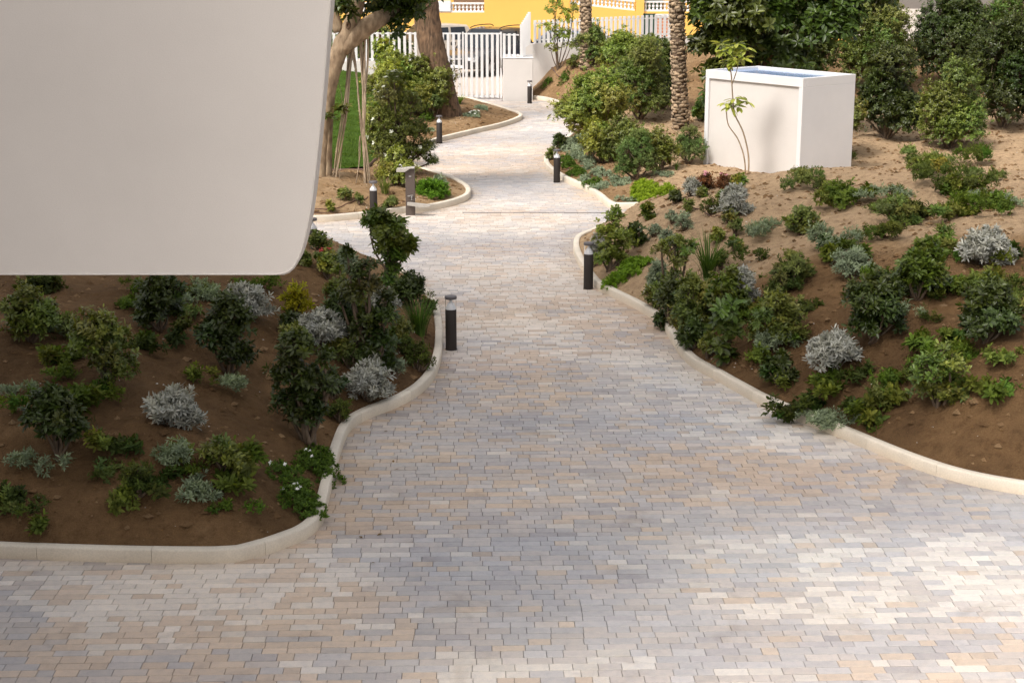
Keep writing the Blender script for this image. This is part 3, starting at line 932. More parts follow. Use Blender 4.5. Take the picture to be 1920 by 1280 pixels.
# ------------------------------------------------------------------ drinking fountain
g = ground(770, 403)
fo = empty('drinking_fountain', (g[0], g[1], 0), 0)
tag(fo, 'brown steel drinking fountain post with upper basin and lower tray at the kerb', 'drinking fountain')
kf = dist_at((g[0], g[1], 0)) / F
mb = MB(); mb.box(-.085, .085, -.05, .05, -.02, .86, bev=.006); mb.build('post', M['fountain'], fo)
mb = MB(); mb.prism([(-.24, .80), (-.24, .845), (.02, .872), (.085, .872), (.085, .862), (.01, .862), (-.085, .80)][::-1], 'y', -.11, .11); o = mb.build('upper_basin', M['basin'], fo); fix_normals(o.data)
sp = MB(); sp.tube([(-.15, .0, .85), (-.15, 0, .90), (-.17, 0, .92), (-.20, 0, .905)], .011, 8); sp.build('spout', M['steel'], o, True)
mb = MB(); mb.box(-.02, .025, -.056, -.0505, .70, .725); mb.build('name_plate', M['steel'], fo)
mb = MB(); mb.tube([(.03, -.05, .345), (.03, -.10, .345), (.03, -.125, .33), (.03, -.125, .30)], .012, 8); mb.tube([(-.02, -.05, .36), (-.02, -.085, .36)], .012, 8); mb.box(-.045, .005, -.1, -.083, .352, .368); mb.box(.005, .055, -.085, -.07, .365, .378)
mb.build('tap', M['steel'], fo)
mb = MB(); mb.prism([(-.05, .205), (.24, .165), (.36, .185), (.36, .205), (.0, .245), (-.05, .245)], 'y', -.19, -.051); o = mb.build('lower_basin', M['basin'], fo); fix_normals(o.data)

# ------------------------------------------------------------------ the white building with the rounded hanging panel
bd = empty('apartment_building', (-5.6, 9, 0))
tag(bd, 'white building at the left with a smooth rounded panel hanging over the bed', 'building')
mb = MB(); mb.box(-13 + 0, 0, -6.2, 3.3, -.1, 22.0); mb.build('wall', M['render_white'], bd)  # unseen block, height and ends set to cast shade on the near beds
PYD = 9.0
edge_px = [(626, -420), (625, -120), (622, 0), (617, 60), (611, 140), (604, 220), (596, 300), (588, 370), (580, 420), (572, 455), (563, 483), (552, 503), (543, 511), (533, 515), (518, 516)]
edge = catmull([at(x, y, PYD)[[0, 2]] for x, y in edge_px], .03)
left = edge[-1]
poly = [tuple(p) for p in edge] + [(-5.58, left[1]), (-5.58, edge[0][1])]
mb = MB(); mb.prism([(p[0] + 5.6, p[1]) for p in poly], 'y', 0.0, .16)
pn = mb.build('hanging_panel', M['panel_white'], bd); fix_normals(pn.data)
mb = MB()
ed2 = resample(np.vstack([edge, [[-5.5, left[1]]]]), .03)
mb.tube(np.column_stack([ed2[:, 0] + 5.6 - .006, np.full(len(ed2), -.001), ed2[:, 1] + .006]), .0055, 8)
mb.build('edge_trim', M['trim_white'], pn, True)

# ------------------------------------------------------------------ gate, pillar, fences
FY = 50.0
def X(px, Y=FY, py=150): return at(px, py, Y)[0]
gp = empty('gate_pillar', (0, 0, 0)); tag(gp, 'low white rendered wall pillar beside the gate behind the far bollard', 'pillar')
mb = MB(); mb.box(X(943), X(999), 49.62, 50.7, -.05, 1.26, bev=.012); mb.build('wall', M['render_white'], gp)
mb = MB(); mb.box(X(943) - .012, X(999) + .012, 49.606, 50.72, 1.26, 1.29, bev=.006); mb.build('coping', M['white_paint'], gp)
gt = empty('metal_gate', (0, 0, 0)); tag(gt, 'white metal gate of upright slats in front of the parked black car', 'gate')
x0, x1 = X(867), X(941)
mb = MB()
for z in (.06, 1.955): mb.box(x0, x1, 49.98, 50.02, z, z + .045)
for x in (x0, x1 - .05): mb.box(x, x + .05, 49.97, 50.03, .02, 2.03)
mb.build('frame', M['white_paint'], gt)
n = 7
for i in range(n):
    xx = x0 + .05 + (x1 - x0 - .1) * (i + .5) / n
    mb = MB(); mb.box(xx - .042, xx + .042, 49.94, 49.975, .04, 1.985, bev=.004); mb.build('slat', M['white_paint'], gt)
mb = MB(); mb.box(x1 - .05, x1 - .02, 49.90, 49.93, .95, 1.25, bev=.004); mb.box(x1 - .05, x1 - .02, 49.93, 49.97, 1.0, 1.03); mb.build('handle', M['steel'], gt)

def fence(name, label, segs, cat='fence', wall=None, top=None, Y=FY, pitch=.166):
    root = empty(name, (0, 0, 0)); tag(root, label, cat)
    return root
lf = empty('picket_fence', (0, 0, 0)); tag(lf, 'white slat fence on a low wall, left of the gate behind the bushes', 'fence')
xa, xb = -10.5, X(866) - .01
mb = MB(); mb.box(xa, X(800), 49.9, 50.12, -.2, 1.16); mb.box(X(800), xb, 49.95, 50.07, -.1, .06); mb.build('low_wall', M['render_white'], lf)
mb = MB(); mb.box(xa, xb, 50.05, 50.09, 1.955, 2.0); mb.box(xa, xb, 50.05, 50.09, 1.19, 1.23); mb.build('rail', M['white_paint'], lf)
i = 0
xx = xb - .07
while xx > xa:
    zb = .03 if xx > X(800) else 1.161
    mb = MB(); mb.box(xx - .042, xx + .042, 50.01, 50.045, zb, 1.99 + .03 * (xx < X(800)), bev=.004); mb.build('slat', M['white_paint'], lf)
    xx -= .166
rf = empty('picket_fence', (0, 0, 0)); tag(rf, 'white slat fence on the sloping wall above the right bushes, below the yellow house', 'fence')
WY = 52.0
def ztop(x): return 1.55 + (x - .8) * .045
mb = MB(); mb.prism([(X(1000, WY) - .3, -.1), (9.5, -.1), (9.5, ztop(9.5)), (X(1000, WY) - .3, ztop(.4))], 'y', WY, WY + .2); o = mb.build('low_wall', M['render_white'], rf); fix_normals(o.data)
xx = X(1003, WY)
while xx < 5.2:
    mb = MB(); mb.box(xx - .045, xx + .045, WY + .06, WY + .10, ztop(xx) + .002, ztop(xx) + .72, bev=.004); mb.build('slat', M['white_paint'], rf)
    xx += .142
mb = MB(); mb.prism([(X(1000, WY), ztop(.7) + .08), (5.2, ztop(5.2) + .08), (5.2, ztop(5.2) + .12), (X(1000, WY), ztop(.7) + .12)], 'y', WY + .101, WY + .13)
mb.prism([(X(1000, WY), ztop(.7) + .6), (5.2, ztop(5.2) + .6), (5.2, ztop(5.2) + .64), (X(1000, WY), ztop(.7) + .64)], 'y', WY + .101, WY + .13)
o = mb.build('rail', M['white_paint'], rf); fix_normals(o.data)
cf = empty('slat_screen', (0, 0, 0)); tag(cf, 'white slatted corner screen standing on the gate pillar', 'fence')
for px in (945.5, 955, 964.5):
    xx = X(px); mb = MB(); mb.box(xx - .042, xx + .042, 49.80, 49.835, 1.29, 1.99, bev=.004); mb.build('slat', M['white_paint'], cf)
mb = MB(); mb.box(X(943), X(973), 49.836, 49.86, 1.93, 1.97); mb.box(X(943), X(973), 49.836, 49.86, 1.33, 1.37); mb.build('rail', M['white_paint'], cf)
for i in range(7):
    yy = 49.75 + i * .33; xx = X(976) + i * .042
    zt = 2.05 + i * .045
    mb = MB(); mb.box(xx - .02, xx + .075, yy - .045, yy + .045, 1.29 if yy < 50.7 else ztop(.4), zt + .22, bev=.004); mb.build('slat', M['white_paint'], cf)

# ------------------------------------------------------------------ cars behind the gate
def loft(mb, secs, col=(1, 1, 1)):
    k = len(secs[0]); m = len(secs)
    V = np.array(secs, float).reshape(-1, 3)
    ii = np.arange(m - 1)[:, None] * k; jj = np.arange(k)[None]; j2 = (jj + 1) % k
    q = np.stack([ii + jj, ii + j2, ii + k + j2, ii + k + jj], -1).reshape(-1, 4)
    mb.add(V, [q, np.array([list(range(k))]), np.array([[(m - 1) * k + a for a in range(k)][::-1]])], col)

def car(label, loc, rz, paint, Ln=4.4, Wd=1.82, H=1.62, suv=True, rails=True):
    root = empty('parked_car', loc, rz); tag(root, label, 'car', 'cars parked behind the gate')
    hl = Ln / 2; hw = Wd / 2; belt = H * .60; hood = H * .56
    st = [(-hl, .45, belt * .72, .80), (-hl + .06, .32, belt * .92, .90), (-hl + .35, .24, belt, .97), (-hl * .4, .22, belt, 1.0), (hl * .22, .22, belt, 1.0), (hl * .34, .22, hood + .03, 1.0),
          (hl * .72, .24, hood - .06, .97), (hl - .16, .28, hood - .17, .90), (hl - .02, .36, hood - .34, .80)]
    secs = []
    for x, zb, zt, f in st:
        w = hw * f
        half = [(w * .80, zb), (w * .97, zb + .08), (w, zb + (zt - zb) * .45), (w * .985, zb + (zt - zb) * .75), (w * .93, zt - .025), (w * .80, zt)]
        secs.append([(x, a, z) for a, z in half] + [(x, -a, z) for a, z in half[::-1]])
    mb = MB(); loft(mb, secs); b = mb.build('body', M[paint], root); auto_smooth(b.data, 35)
    # cabin
    cs = [(-hl + .22 if suv else -hl + .55, belt - .02, .93, .93), (-hl + .50 if suv else -hl + 1.05, H - .07, .78, .78), (-hl * .35, H, .77, .77), (hl * .05, H - .04, .77, .77), (hl * .36, belt - .03, .92, .92)]
    base = [(-hl + .20 if suv else -hl + .5, belt - .03), (-hl + .52 if suv else -hl + 1.1, H - .06), (-hl * .3, H), (hl * .03, H - .035), (hl * .38, hood - .0)]
    V = []
    secs = []
    def sec(x, z):
        w = hw * (.95 - .19 * (z - belt) / (H - belt))
        return w
    ns = []
    for x, z in base:
        zb = belt - .04
        w = sec(x, max(z, belt)); wb = hw * .95
        ns.append([(x, wb, zb), (x, w, z - .05 if z > belt else z), (x, w * .86, z), (x, -w * .86, z), (x, -w, z - .05 if z > belt else z), (x, -wb, zb)])
    mb = MB(); loft(mb, ns); c = mb.build('cabin', M[paint], root); auto_smooth(c.data, 30)
    # windows, a few mm proud
    mb = MB()
    def quad(a, bq, cq, d, off):
        P = np.array([a, bq, cq, d], float); nrm = np.cross(P[1] - P[0], P[2] - P[0]); nrm /= np.linalg.norm(nrm) + 1e-9
        if np.dot(nrm, off) < 0: nrm = -nrm
        mb.add(P + nrm * .012, [np.array([[0, 1, 2, 3]])])
    xs = [base[0][0], base[1][0], base[2][0], base[3][0], base[4][0]]
    x4, z4 = base[4]; x3, z3 = base[3]
    w3 = sec(x3, z3); w4 = sec(x4, belt)
    quad((x4 - .06, w4 * .82, z4 + .05), (x4 - .06, -w4 * .82, z4 + .05), (x3 + .05, -w3 * .80, z3 - .04), (x3 + .05, w3 * .80, z3 - .04), (1, 0, .5))
    x0_, z0_ = base[0]; x1_, z1_ = base[1]; w1 = sec(x1_, z1_)
    quad((x0_ + .06, hw * .74, belt + .08), (x0_ + .06, -hw * .74, belt + .08), (x1_ - .05, -w1 * .76, z1_ - .08), (x1_ - .05, w1 * .76, z1_ - .08), (-1, 0, .3))
    for s in (-1, 1):
        def pt(x, z): return (x, s * (hw * .95 + (sec(x, H - .05) - hw * .95) * (z - belt + .04) / (H - .05 - belt + .04)), z)
        xm = (x1_ + x3) / 2
        quad(pt(x1_ + .10, belt + .05), pt(xm - .05, belt + .05), pt(xm - .05, H - .13), pt(x1_ + .16, H - .13), (0, s, 0))
        quad(pt(xm + .05, belt + .05), pt(x4 - .25, belt + .05), pt(x3 - .05, H - .14), pt(xm + .05, H - .13), (0, s, 0))
    mb.build('windows', M['car_glass'], root)
    for sx in (-.62, .62):
        for sy in (-1, 1):
            cx, cy, R = hl * sx, sy * (hw - .09), .335
            mb = MB()
            a = np.arange(28) * 2 * PI / 28
            pr = [(R * .62, -.115), (R * .93, -.115), (R, -.085), (R, .085), (R * .93, .115), (R * .62, .115)]
            V = np.array([[(cx + rr * math.cos(t), cy + yy, R + rr * math.sin(t)) for t in a] for rr, yy in pr]).reshape(-1, 3)
            q = np.array([(i * 28 + j, i * 28 + (j + 1) % 28, (i + 1) * 28 + (j + 1) % 28, (i + 1) * 28 + j) for i in range(5) for j in range(28)])
            mb.add(V, [q]); wv = mb.build('wheel', M['tyre'], root); fix_normals(wv.data)
            mb = MB()
            for kq in range(5):
                aa = kq * 2 * PI / 5
                for d in (-.13, .13):
                    pass
                p = [(cx + .03 * math.cos(aa + 1.57), .03 * math.sin(aa + 1.57)), (cx + .03 * math.cos(aa - 1.57), .03 * math.sin(aa - 1.57))]
                V = [(cx + math.cos(aa + w_) * r_, cy + sy * .118, R + math.sin(aa + w_) * r_) for w_, r_ in ((-.5, .05), (-.2, R * .66), (.2, R * .66), (.5, .05))]
                mb.add(V, [np.array([[0, 1, 2, 3]])])
            V = [(cx + math.cos(t) * R * .63, cy + sy * .10, R + math.sin(t) * R * .63) for t in a]
            mb.add(V, [np.array([list(range(28))])], (.3, .3, .3))
            mb.build('rim', M['rim'], wv)
    for s in (-1, 1):
        mb = MB(); mb.box(hl - .14, hl - .03, s * hw * .52 - .16, s * hw * .52 + .16, hood - .33, hood - .21, bev=.02); mb.build('headlight', M['lamp_lens'], root)
        mb = MB(); mb.box(-hl - .01, -hl + .12, s * hw * .76 - .09, s * hw * .76 + .09, belt - .28, belt - .04, bev=.02); mb.build('tail_light', M['tail_lens'], root)
        mb = MB(); mb.box(hl * .30, hl * .36, s * (hw + .09) - .09, s * (hw + .09) + .09, belt + .02, belt + .16, bev=.03); mb.build('wing_mirror', M[paint], root)
        if rails:
            mb = MB(); yy = s * hw * .66
            mb.tube(catmull([(-hl * .72, yy, H - .03), (-hl * .62, yy, H + .045), (-hl * .2, yy, H + .06), (hl * .0, yy, H + .03), (hl * .08, yy, H - .02)], .06), .016, 8); mb.build('roof_rail', M['tyre'], root, True)
    mb = MB(); mb.box(hl - .03, hl + .012, -hw * .45, hw * .45, .44, .62, bev=.006); mb.build('grille', M['tyre'], root)
    mb = MB(); mb.box(hl - .02, hl + .022, -.26, .26, .33, .43, bev=.004); mb.build('number_plate', M['white_paint'], root)
    return root
cxx = at(918, 143, 58.5)
car('black car with roof rails parked behind the white gate', (cxx[0] - .1, 59.6, -.01), math.radians(-118), 'car_black', 4.4, 1.84, 1.62)
c2 = at(835, 120, 61)
car('beige car parked left of the black one, behind the brown tree trunk', (c2[0] - .9, 62.4, -.01), math.radians(-150), 'car_beige', 4.2, 1.76, 1.62, True, False)
c3 = at(975, 120, 61)
car('dark blue car parked behind the gate pillar screen', (c3[0] + 1.3, 62.0, -.01), math.radians(160), 'car_blue', 4.1, 1.74, 1.45, True, False)

# ------------------------------------------------------------------ yellow house and street front
HY = 67.0
yh = empty('yellow_house', (0, HY, 0)); tag(yh, 'yellow rendered house front with white balustrades beyond the street', 'house')
def HX(px): return at(px, 30, HY)[0]
def HZ(py): return at(960, py, HY)[2]
mb = MB()
mb.box(-14, HX(908), 0, .4, -.1, HZ(24))
mb.box(HX(908), HX(1068), -.05, .4, -.1, 5.0)
mb.prism([(HX(1068), -.1), (HX(1192), -.1), (HX(1192), HZ(21)), (HX(1068), HZ(8))], 'y', -.02, .4)
mb.box(HX(1192), HX(1207), -.12, .4, -.1, 5.0)
mb.box(HX(1207), 14, -.0, .4, -.1, HZ(22))
mb.box(-14, 14, 3.0, 3.4, -.1, 6.5)
o = mb.build('wall', M['yellow'], yh); fix_normals(o.data)
def balustrade(xa, xb, zfa, zfb, hgt, yo):
    r_ = MB()
    n_ = max(2, int((xb - xa) / .155))
    for i in range(n_):
        t = (i + .5) / n_; xx = xa + (xb - xa) * t; zz = zfa + (zfb - zfa) * t
        h1 = hgt - .13
        r_.lathe([(.055, 0), (.028, h1 * .22), (.066, h1 * .5), (.028, h1 * .78), (.055, h1)], 8, o=(xx, yo, zz + .065))
    for a, bq in ((0, .065), (hgt - .07, hgt)):
        r_.prism([(xa, zfa + a), (xb, zfb + a), (xb, zfb + bq), (xa, zfa + bq)], 'y', yo - .10, yo + .10)
    o_ = r_.build('balustrade', M['white_paint'], yh); fix_normals(o_.data)
balustrade(-10, HX(908), HZ(24), HZ(24), .40, .12)
balustrade(HX(1068), HX(1190), HZ(8), HZ(21), .42, .12)
balustrade(HX(1207), 9, HZ(22), HZ(22), .42, .12)
for pa, pb in ((822, 845),):
    mb = MB(); mb.box(HX(pa), HX(pb), -.04, .3, HZ(24) + .05, HZ(2)); mb.build('balustrade_pier', M['white_paint'], yh)
mb = MB(); mb.box(HX(846), HX(905), 2.9, 2.99, HZ(24), 4.5); mb.build('opening', M['room_shade'], yh)  # solid panel, the room's shade put into its brown colour
mb = MB()
for i in range(26): mb.box(HX(1209), 6.4, 2.9 - .02, 2.99, HZ(24) + i * .09, HZ(24) + i * .09 + .075)
mb.build('shutter', M['green_paint'], yh)
gx = empty('garden_gate', (0, 61, 0)); tag(gx, 'narrow dark green garden gate at the end of the yellow wall', 'gate')
g0, g1 = at(1206, 40, 61)[0], at(1231, 40, 61)[0]; zt = at(1206, 26, 61)[2]
mb = MB(); mb.box(g0, g0 + .05, 0, .05, -.05, zt); mb.box(g1 - .05, g1, 0, .05, -.05, zt); mb.box(g0, g1, 0, .05, zt - .05, zt + .002); mb.build('frame', M['green_paint'], gx)
mb = MB(); mb.box(g0 + .05, g1 - .05, .015, .03, .05, zt - .05); mb.build('door_panel', M['green_paint'], gx)
b0, b1 = at(1234, 40, 60)[0], at(1262, 40, 60)[0]
bp = empty('brick_pier', (0, 60, 0)); tag(bp, 'orange brick pier with a pale cap behind the palm trunk', 'pier')
mb = MB(); mb.box(b0, b1, 0, .5, -.05, at(1240, 33, 60)[2]); mb.build('shaft', M['brickw'], bp)
mb = MB(); mb.box(b0 - .06, b1 + .06, -.06, .56, at(1240, 33, 60)[2], at(1240, 28, 60)[2]); mb.build('cap', M['render_white'], bp)

# ------------------------------------------------------------------ white kiosk wall on the right
kz = .22
k0 = at(1318, 317, 32.9); dirk = np.array([.62, -.785]); dirk /= np.linalg.norm(dirk)
ang = math.atan2(dirk[1], dirk[0])
ks = empty('white_kiosk', (k0[0], 32.9, kz), ang); tag(ks, 'white flat-topped kiosk with a recessed panel at the right edge', 'kiosk')
KL, KH, KD = 2.6, 2.08, 1.5
mb = MB(); mb.box(.1, KL - .1, .045, KD, -.2, KH - .17); mb.build('wall', M['render_white'], ks)
mb = MB(); mb.box(0, .1, 0, KD + .02, -.25, KH - .17, bev=.005); mb.box(KL - .1, KL, 0, KD + .02, -.25, KH - .17, bev=.005); mb.box(0, KL, -.002, .10, KH - .17, KH, bev=.005); mb.box(0, .10, .101, KD + .02, KH - .17, KH, bev=.005); mb.box(KL - .1, KL, .101, KD + .02, KH - .17, KH, bev=.005); mb.box(.101, KL - .101, KD - .08, KD + .02, KH - .17, KH, bev=.005)
mb.build('frame', M['white_paint'], ks)
mb = MB(); mb.box(.102, KL - .102, .102, KD - .082, KH - .12, KH - .04); mb.build('roof_glazing', M['skyblue_top'], ks)

# ------------------------------------------------------------------ lawn
lp = [ground(x, y) for x, y in [(300, 349), (560, 348), (640, 347.5), (684, 347), (704, 322), (716, 285), (719, 245), (716, 205), (708, 175), (700, 152), (690, 140)]]
lp += [np.array([-5.2, 49.8]), np.array([-15, 49.8]), np.array([-15, lp[0][1]])]
lpoly = np.array(lp)
pts = np.array([(x, y) for x in np.arange(-15, -2, .3) for y in np.arange(32, 50, .3)]); pts = pts[seg_dist(pts, lpoly) > .1]
ring = resample(np.vstack([lpoly, lpoly[:1]]), .3)[:-1]
res = delaunay_2d_cdt([Vector(p) for p in np.vstack([ring, pts])], [], [list(range(len(ring)))], 1, 1e-5)
V2 = np.array([tuple(v) for v in res[0]])
zz = terrain(V2) + .05
o = obj('lawn', mesh_np('lawn', np.column_stack([V2, zz]), [np.array([f for f in res[2] if len(f) == 3])], None, True), M['lawn']); tag(o, kind='structure')
r = np.random.default_rng(5)
gpz = np.stack([r.uniform(-7.5, -3.2, 60000), 32.4 + 17.4 * r.uniform(0, 1, 60000) ** 1.3], 1); gpz = gpz[seg_dist(gpz, lpoly) > .03]
gz = terrain(gpz) + .045
nb = len(gpz); az = r.uniform(0, 6.28, nb); hh = r.uniform(.02, .05, nb)
sd = np.stack([np.cos(az), np.sin(az), np.zeros(nb)], 1) * .008
P0 = np.column_stack([gpz, gz]); tip = P0 + np.column_stack([r.normal(0, .015, (nb, 2)), hh])
V = np.stack([P0 - sd, P0 + sd, tip], 1).reshape(-1, 3)
cg = np.array([.05, .095, .010]) + r.uniform(0, 1, (nb, 1)) * np.array([.06, .085, .016])
o = obj('grass', mesh_np('grass', V, [np.arange(nb * 3).reshape(-1, 3)], np.repeat(cg, 3, 0)), M['leafm']); tag(o, 'short bright green grass blades on the lawn behind the hanging roots', None, kind='stuff')
le = MB(); a_, b_ = ground(300, 349), ground(684, 347.5)
le.tube([(a_[0], a_[1] - .03, .30), (b_[0], b_[1] - .03, .32), (b_[0] + .28, b_[1] + 3.0, .42)], .03, 6)
tag(le.build('lawn_edging', M['pipe']), 'brown edging strip along the front of the lawn', 'edging')

# ------------------------------------------------------------------ trees
def px3(pts, Y):
    out = []
    for p in pts:
        y = Y if len(p) == 2 else p[2]
        out.append(at(p[0], p[1], y))
    return out
FTY = 31.0
ft = empty('ficus_tree', tuple(hit(606, 386)))
tag(ft, 'pale-barked fig tree with hanging aerial roots at the edge of the lawn', 'tree')
o0 = np.array(ft.location)
def limb(mb, pts, r0, r1, Y=FTY, n=12, wob=.03, st=.08):
    c = resample(catmull(px3(pts, Y), .1), st) - o0
    mb.tube(c, np.linspace(r0, r1, len(c)) if np.isscalar(r0) else np.interp(np.linspace(0, 1, len(c)), np.linspace(0, 1, len(r0)), r0), n, wob=wob)
mb = MB()
limb(mb, [(604, 392), (603, 340), (606, 270), (612, 210), (620, 150), (632, 105), (648, 70), (662, 35), (672, 0), (680, -60), (690, -130)], [.098, .082, .078, .085, .12, .165, .17, .14, .13, .11, .08], 0)
limb(mb, [(617, 388, 31.3), (616, 330, 31.3), (616, 270, 31.3), (618, 210, 31.2), (622, 160, 31.1), (634, 108, 31.0)], [.085, .075, .072, .08, .1, .12], 0)
limb(mb, [(640, 92), (668, 66), (700, 42), (740, 24, 31.3), (780, 10, 31.8), (830, -20, 32.4)], [.16, .18, .15, .11, .08, .05], 0)
limb(mb, [(636, 60), (625, 20), (618, -40), (600, -120)], [.11, .09, .08, .06], 0)
limb(mb, [(740, 24, 31.3), (770, 28, 31.2), (795, 22, 31.2), (812, 6, 31.2)], [.05, .045, .035, .03], 0)
auto = mb.build('trunk', M['ficus_bark'], ft, True)
mb = MB(); c = at(653, 48, FTY - .165) - o0; mb.lathe([(.05, -.015), (.062, 0), (.045, .012), (.028, .004), (.012, -.01), (.002, -.014)], 14)
V = mb.v[0].copy(); mb.v[0] = np.stack([V[:, 0] * .8, -V[:, 2], V[:, 1] * 1.25], 1) + c
mb.build('knot', M['brown_bark'], auto, True)
for j, (pts, r0, cnt) in enumerate([
    ([(662, 80), (655, 130), (648, 190), (640, 250), (633, 310), (627, 350), (622, 378)], .022, 5),
    ([(659, 85), (668, 150), (676, 210), (683, 270), (689, 330), (691, 366)], .022, 2),
    ([(678, 62), (678, 130), (680, 200), (683, 260), (686, 320), (687, 368)], .024, 2),
    ([(688, 58), (686, 120), (684, 180), (684, 250), (688, 310), (690, 366)], .026, 2),
    ([(683, 60), (682, 140), (682, 220), (681, 300), (684, 366)], .016, 1),
    ([(676, 255), (673, 300), (668, 350), (665, 372)], .012, 2),
    ([(632, 140), (640, 180), (644, 230), (640, 300), (631, 372)], .006, 1)]):
    mb = MB(); rr = np.random.default_rng(40 + j)
    P = resample(catmull(px3(pts, FTY + .1), .1), .09) - o0
    for q in range(cnt):
        ph = rr.uniform(0, 6.28, 2); s = np.linspace(0, 1, len(P))
        off = np.stack([np.sin(s * 9 + ph[0]) * r0 * .9 + (q - (cnt - 1) / 2) * r0 * .8 * (1 + 2.2 * np.clip(s - .8, 0, 1) * 5), np.cos(s * 8 + ph[1]) * r0 * .9, np.zeros(len(P))], 1)
        mb.tube(P + off, r0 * (.8 if cnt > 1 else 1) * (1 - .25 * s), 7, wob=.08)
    mb.build('aerial_root', M['root'], ft, True)
def tree_crown(parent, o0, lump_px, kd, seed, Y, dmul=1.0, name='crown', lsc=1.0):
    ll = []
    for px, py, dy, rp, rz in lump_px:
        c = at(px, py, Y + dy) - o0; k = (Y + dy) / F * 1.0
        ll.append((tuple(c), (rp * k, rp * k, rz * k)))
    r_ = np.random.default_rng(seed)
    mb_, C_ = crown_geo(r_, ll, kd, zmin=-99, dmul=dmul, scale=lsc)
    mb_.build(name, M[KIND[kd]['mat']], parent)
    return ll, C_
ll, C_ = tree_crown(ft, o0, [(720, -40, 0, 70, 50), (690, -5, -.6, 32, 26), (745, 5, .2, 42, 26), (640, 8, -.9, 20, 26), (655, 25, -.4, 16, 22), (775, 25, .1, 24, 20), (800, -25, .2, 50, 40), (640, -90, 0, 80, 60), (725, -110, 0, 90, 60), (752, 60, .1, 15, 16), (745, 42, .1, 20, 20), (690, -130, -1, 90, 60), (645, 6, -1.2, 14, 14), (710, 12, .3, 30, 18), (672, 22, .5, 20, 14), (765, 8, .5, 30, 18), (790, 2, -.2, 20, 12)], 'bigdark', 21, FTY, 1.2)
# low leafy sprigs on the trunk
sp_ll, _ = tree_crown(ft, o0, [(618, 222, -.25, 17, 12), (640, 205, -.1, 13, 9)], 'bigleaf', 22, FTY, .8, 'sprig', lsc=.8)

tt = empty('broad_trunk_tree', tuple(hit(832, 212))); o1 = np.array(tt.location)
tag(tt, 'thick brown rough-barked leaning tree trunk in front of the fence', 'tree')
TY = float(o1[1]) + .05
mb = MB()
c = resample(catmull(px3([(838, 224), (833, 190), (825, 150), (815, 110), (807, 75), (800, 30), (797, 0), (790, -80), (782, -170)], TY), .1), .07) - o1
s = np.linspace(0, 1, len(c))
mb.tube(c, np.interp(s, [0, .12, .5, 1], [.42, .345, .34, .30]), 22, wob=.025)
c = resample(catmull(px3([(797, 20, TY - .2), (780, 8, TY - .3), (768, -20, TY - .3), (755, -60, TY - .3)], TY), .1), .07) - o1
mb.tube(c, np.linspace(.14, .10, len(c)), 12, wob=.03)
mb.build('trunk', M['brown_bark'], tt, True)
tree_crown(tt, o1, [(760, -230, 0, 110, 70), (700, -240, .5, 120, 80), (770, -25, -.2, 24, 18)], 'mid', 31, TY, .25, lsc=2.2)

# palms
def palm_mesh(h, r0, r1, seed, ring=.074):
    r_ = np.random.default_rng(seed); mb = MB()
    zz = np.arange(0, h, .12)
    mb.tube(np.column_stack([np.zeros((len(zz), 2)), zz]), np.linspace(r0 * .86, r1 * .86, len(zz)), 18, (.13, .085, .055))
    nr = int(h / ring); per = 7
    for i in range(nr):
        z = i * ring; R = r0 + (r1 - r0) * z / h
        R *= 1 + .10 * math.exp(-z / .35) + .035 * math.sin(z * 2.3 + seed) + .02 * math.sin(z * 5.1)
        for j in range(per):
            a = (j + .5 * (i % 2)) * 2 * PI / per + i * .035 + r_.normal(0, .11)
            w = PI * R / per * r_.uniform(.68, 1.12); hh = ring * r_.uniform(.75, 1.5); out = R * r_.uniform(.10, .36)
            zo = z + r_.normal(0, .016)
            u = np.array([math.cos(a), math.sin(a), 0]); t_ = np.array([-math.sin(a), math.cos(a), 0]); up = np.array([0, 0, 1.])
            b = u * R * .84 + up * zo
            V = [b - t_ * w * .9, b + t_ * w * .9, b + t_ * w + up * hh * .5 + u * out * .5, b + u * out + up * (hh + .004) + t_ * w * .55, b + u * out + up * (hh + .004) - t_ * w * .55, b - t_ * w + up * hh * .5 + u * out * .5,
                 b + up * hh * .9 + t_ * w * .8, b + up * hh * .9 - t_ * w * .8, b + u * out * 1.15 + up * hh * .60]
            V[8] = b + u * out * 1.12 + up * hh * .55
            base = np.array([.40, .30, .20]) * r_.uniform(.5, 1.25)
            cc = np.tile(base, (9, 1)); cc[[0, 1]] *= .25; cc[[3, 4]] *= 1.3; cc[[6, 7]] *= .3  # feet and backs darkened: shade of the gaps put into the colour
            mb.add(V, [np.array([(0, 1, 8), (1, 2, 8), (2, 3, 8), (3, 4, 8), (4, 5, 8), (5, 0, 8)]), np.array([(3, 6, 7, 4)]), np.array([(2, 6, 3), (5, 4, 7)])], cc)
    return mb.mesh('palm_trunk')
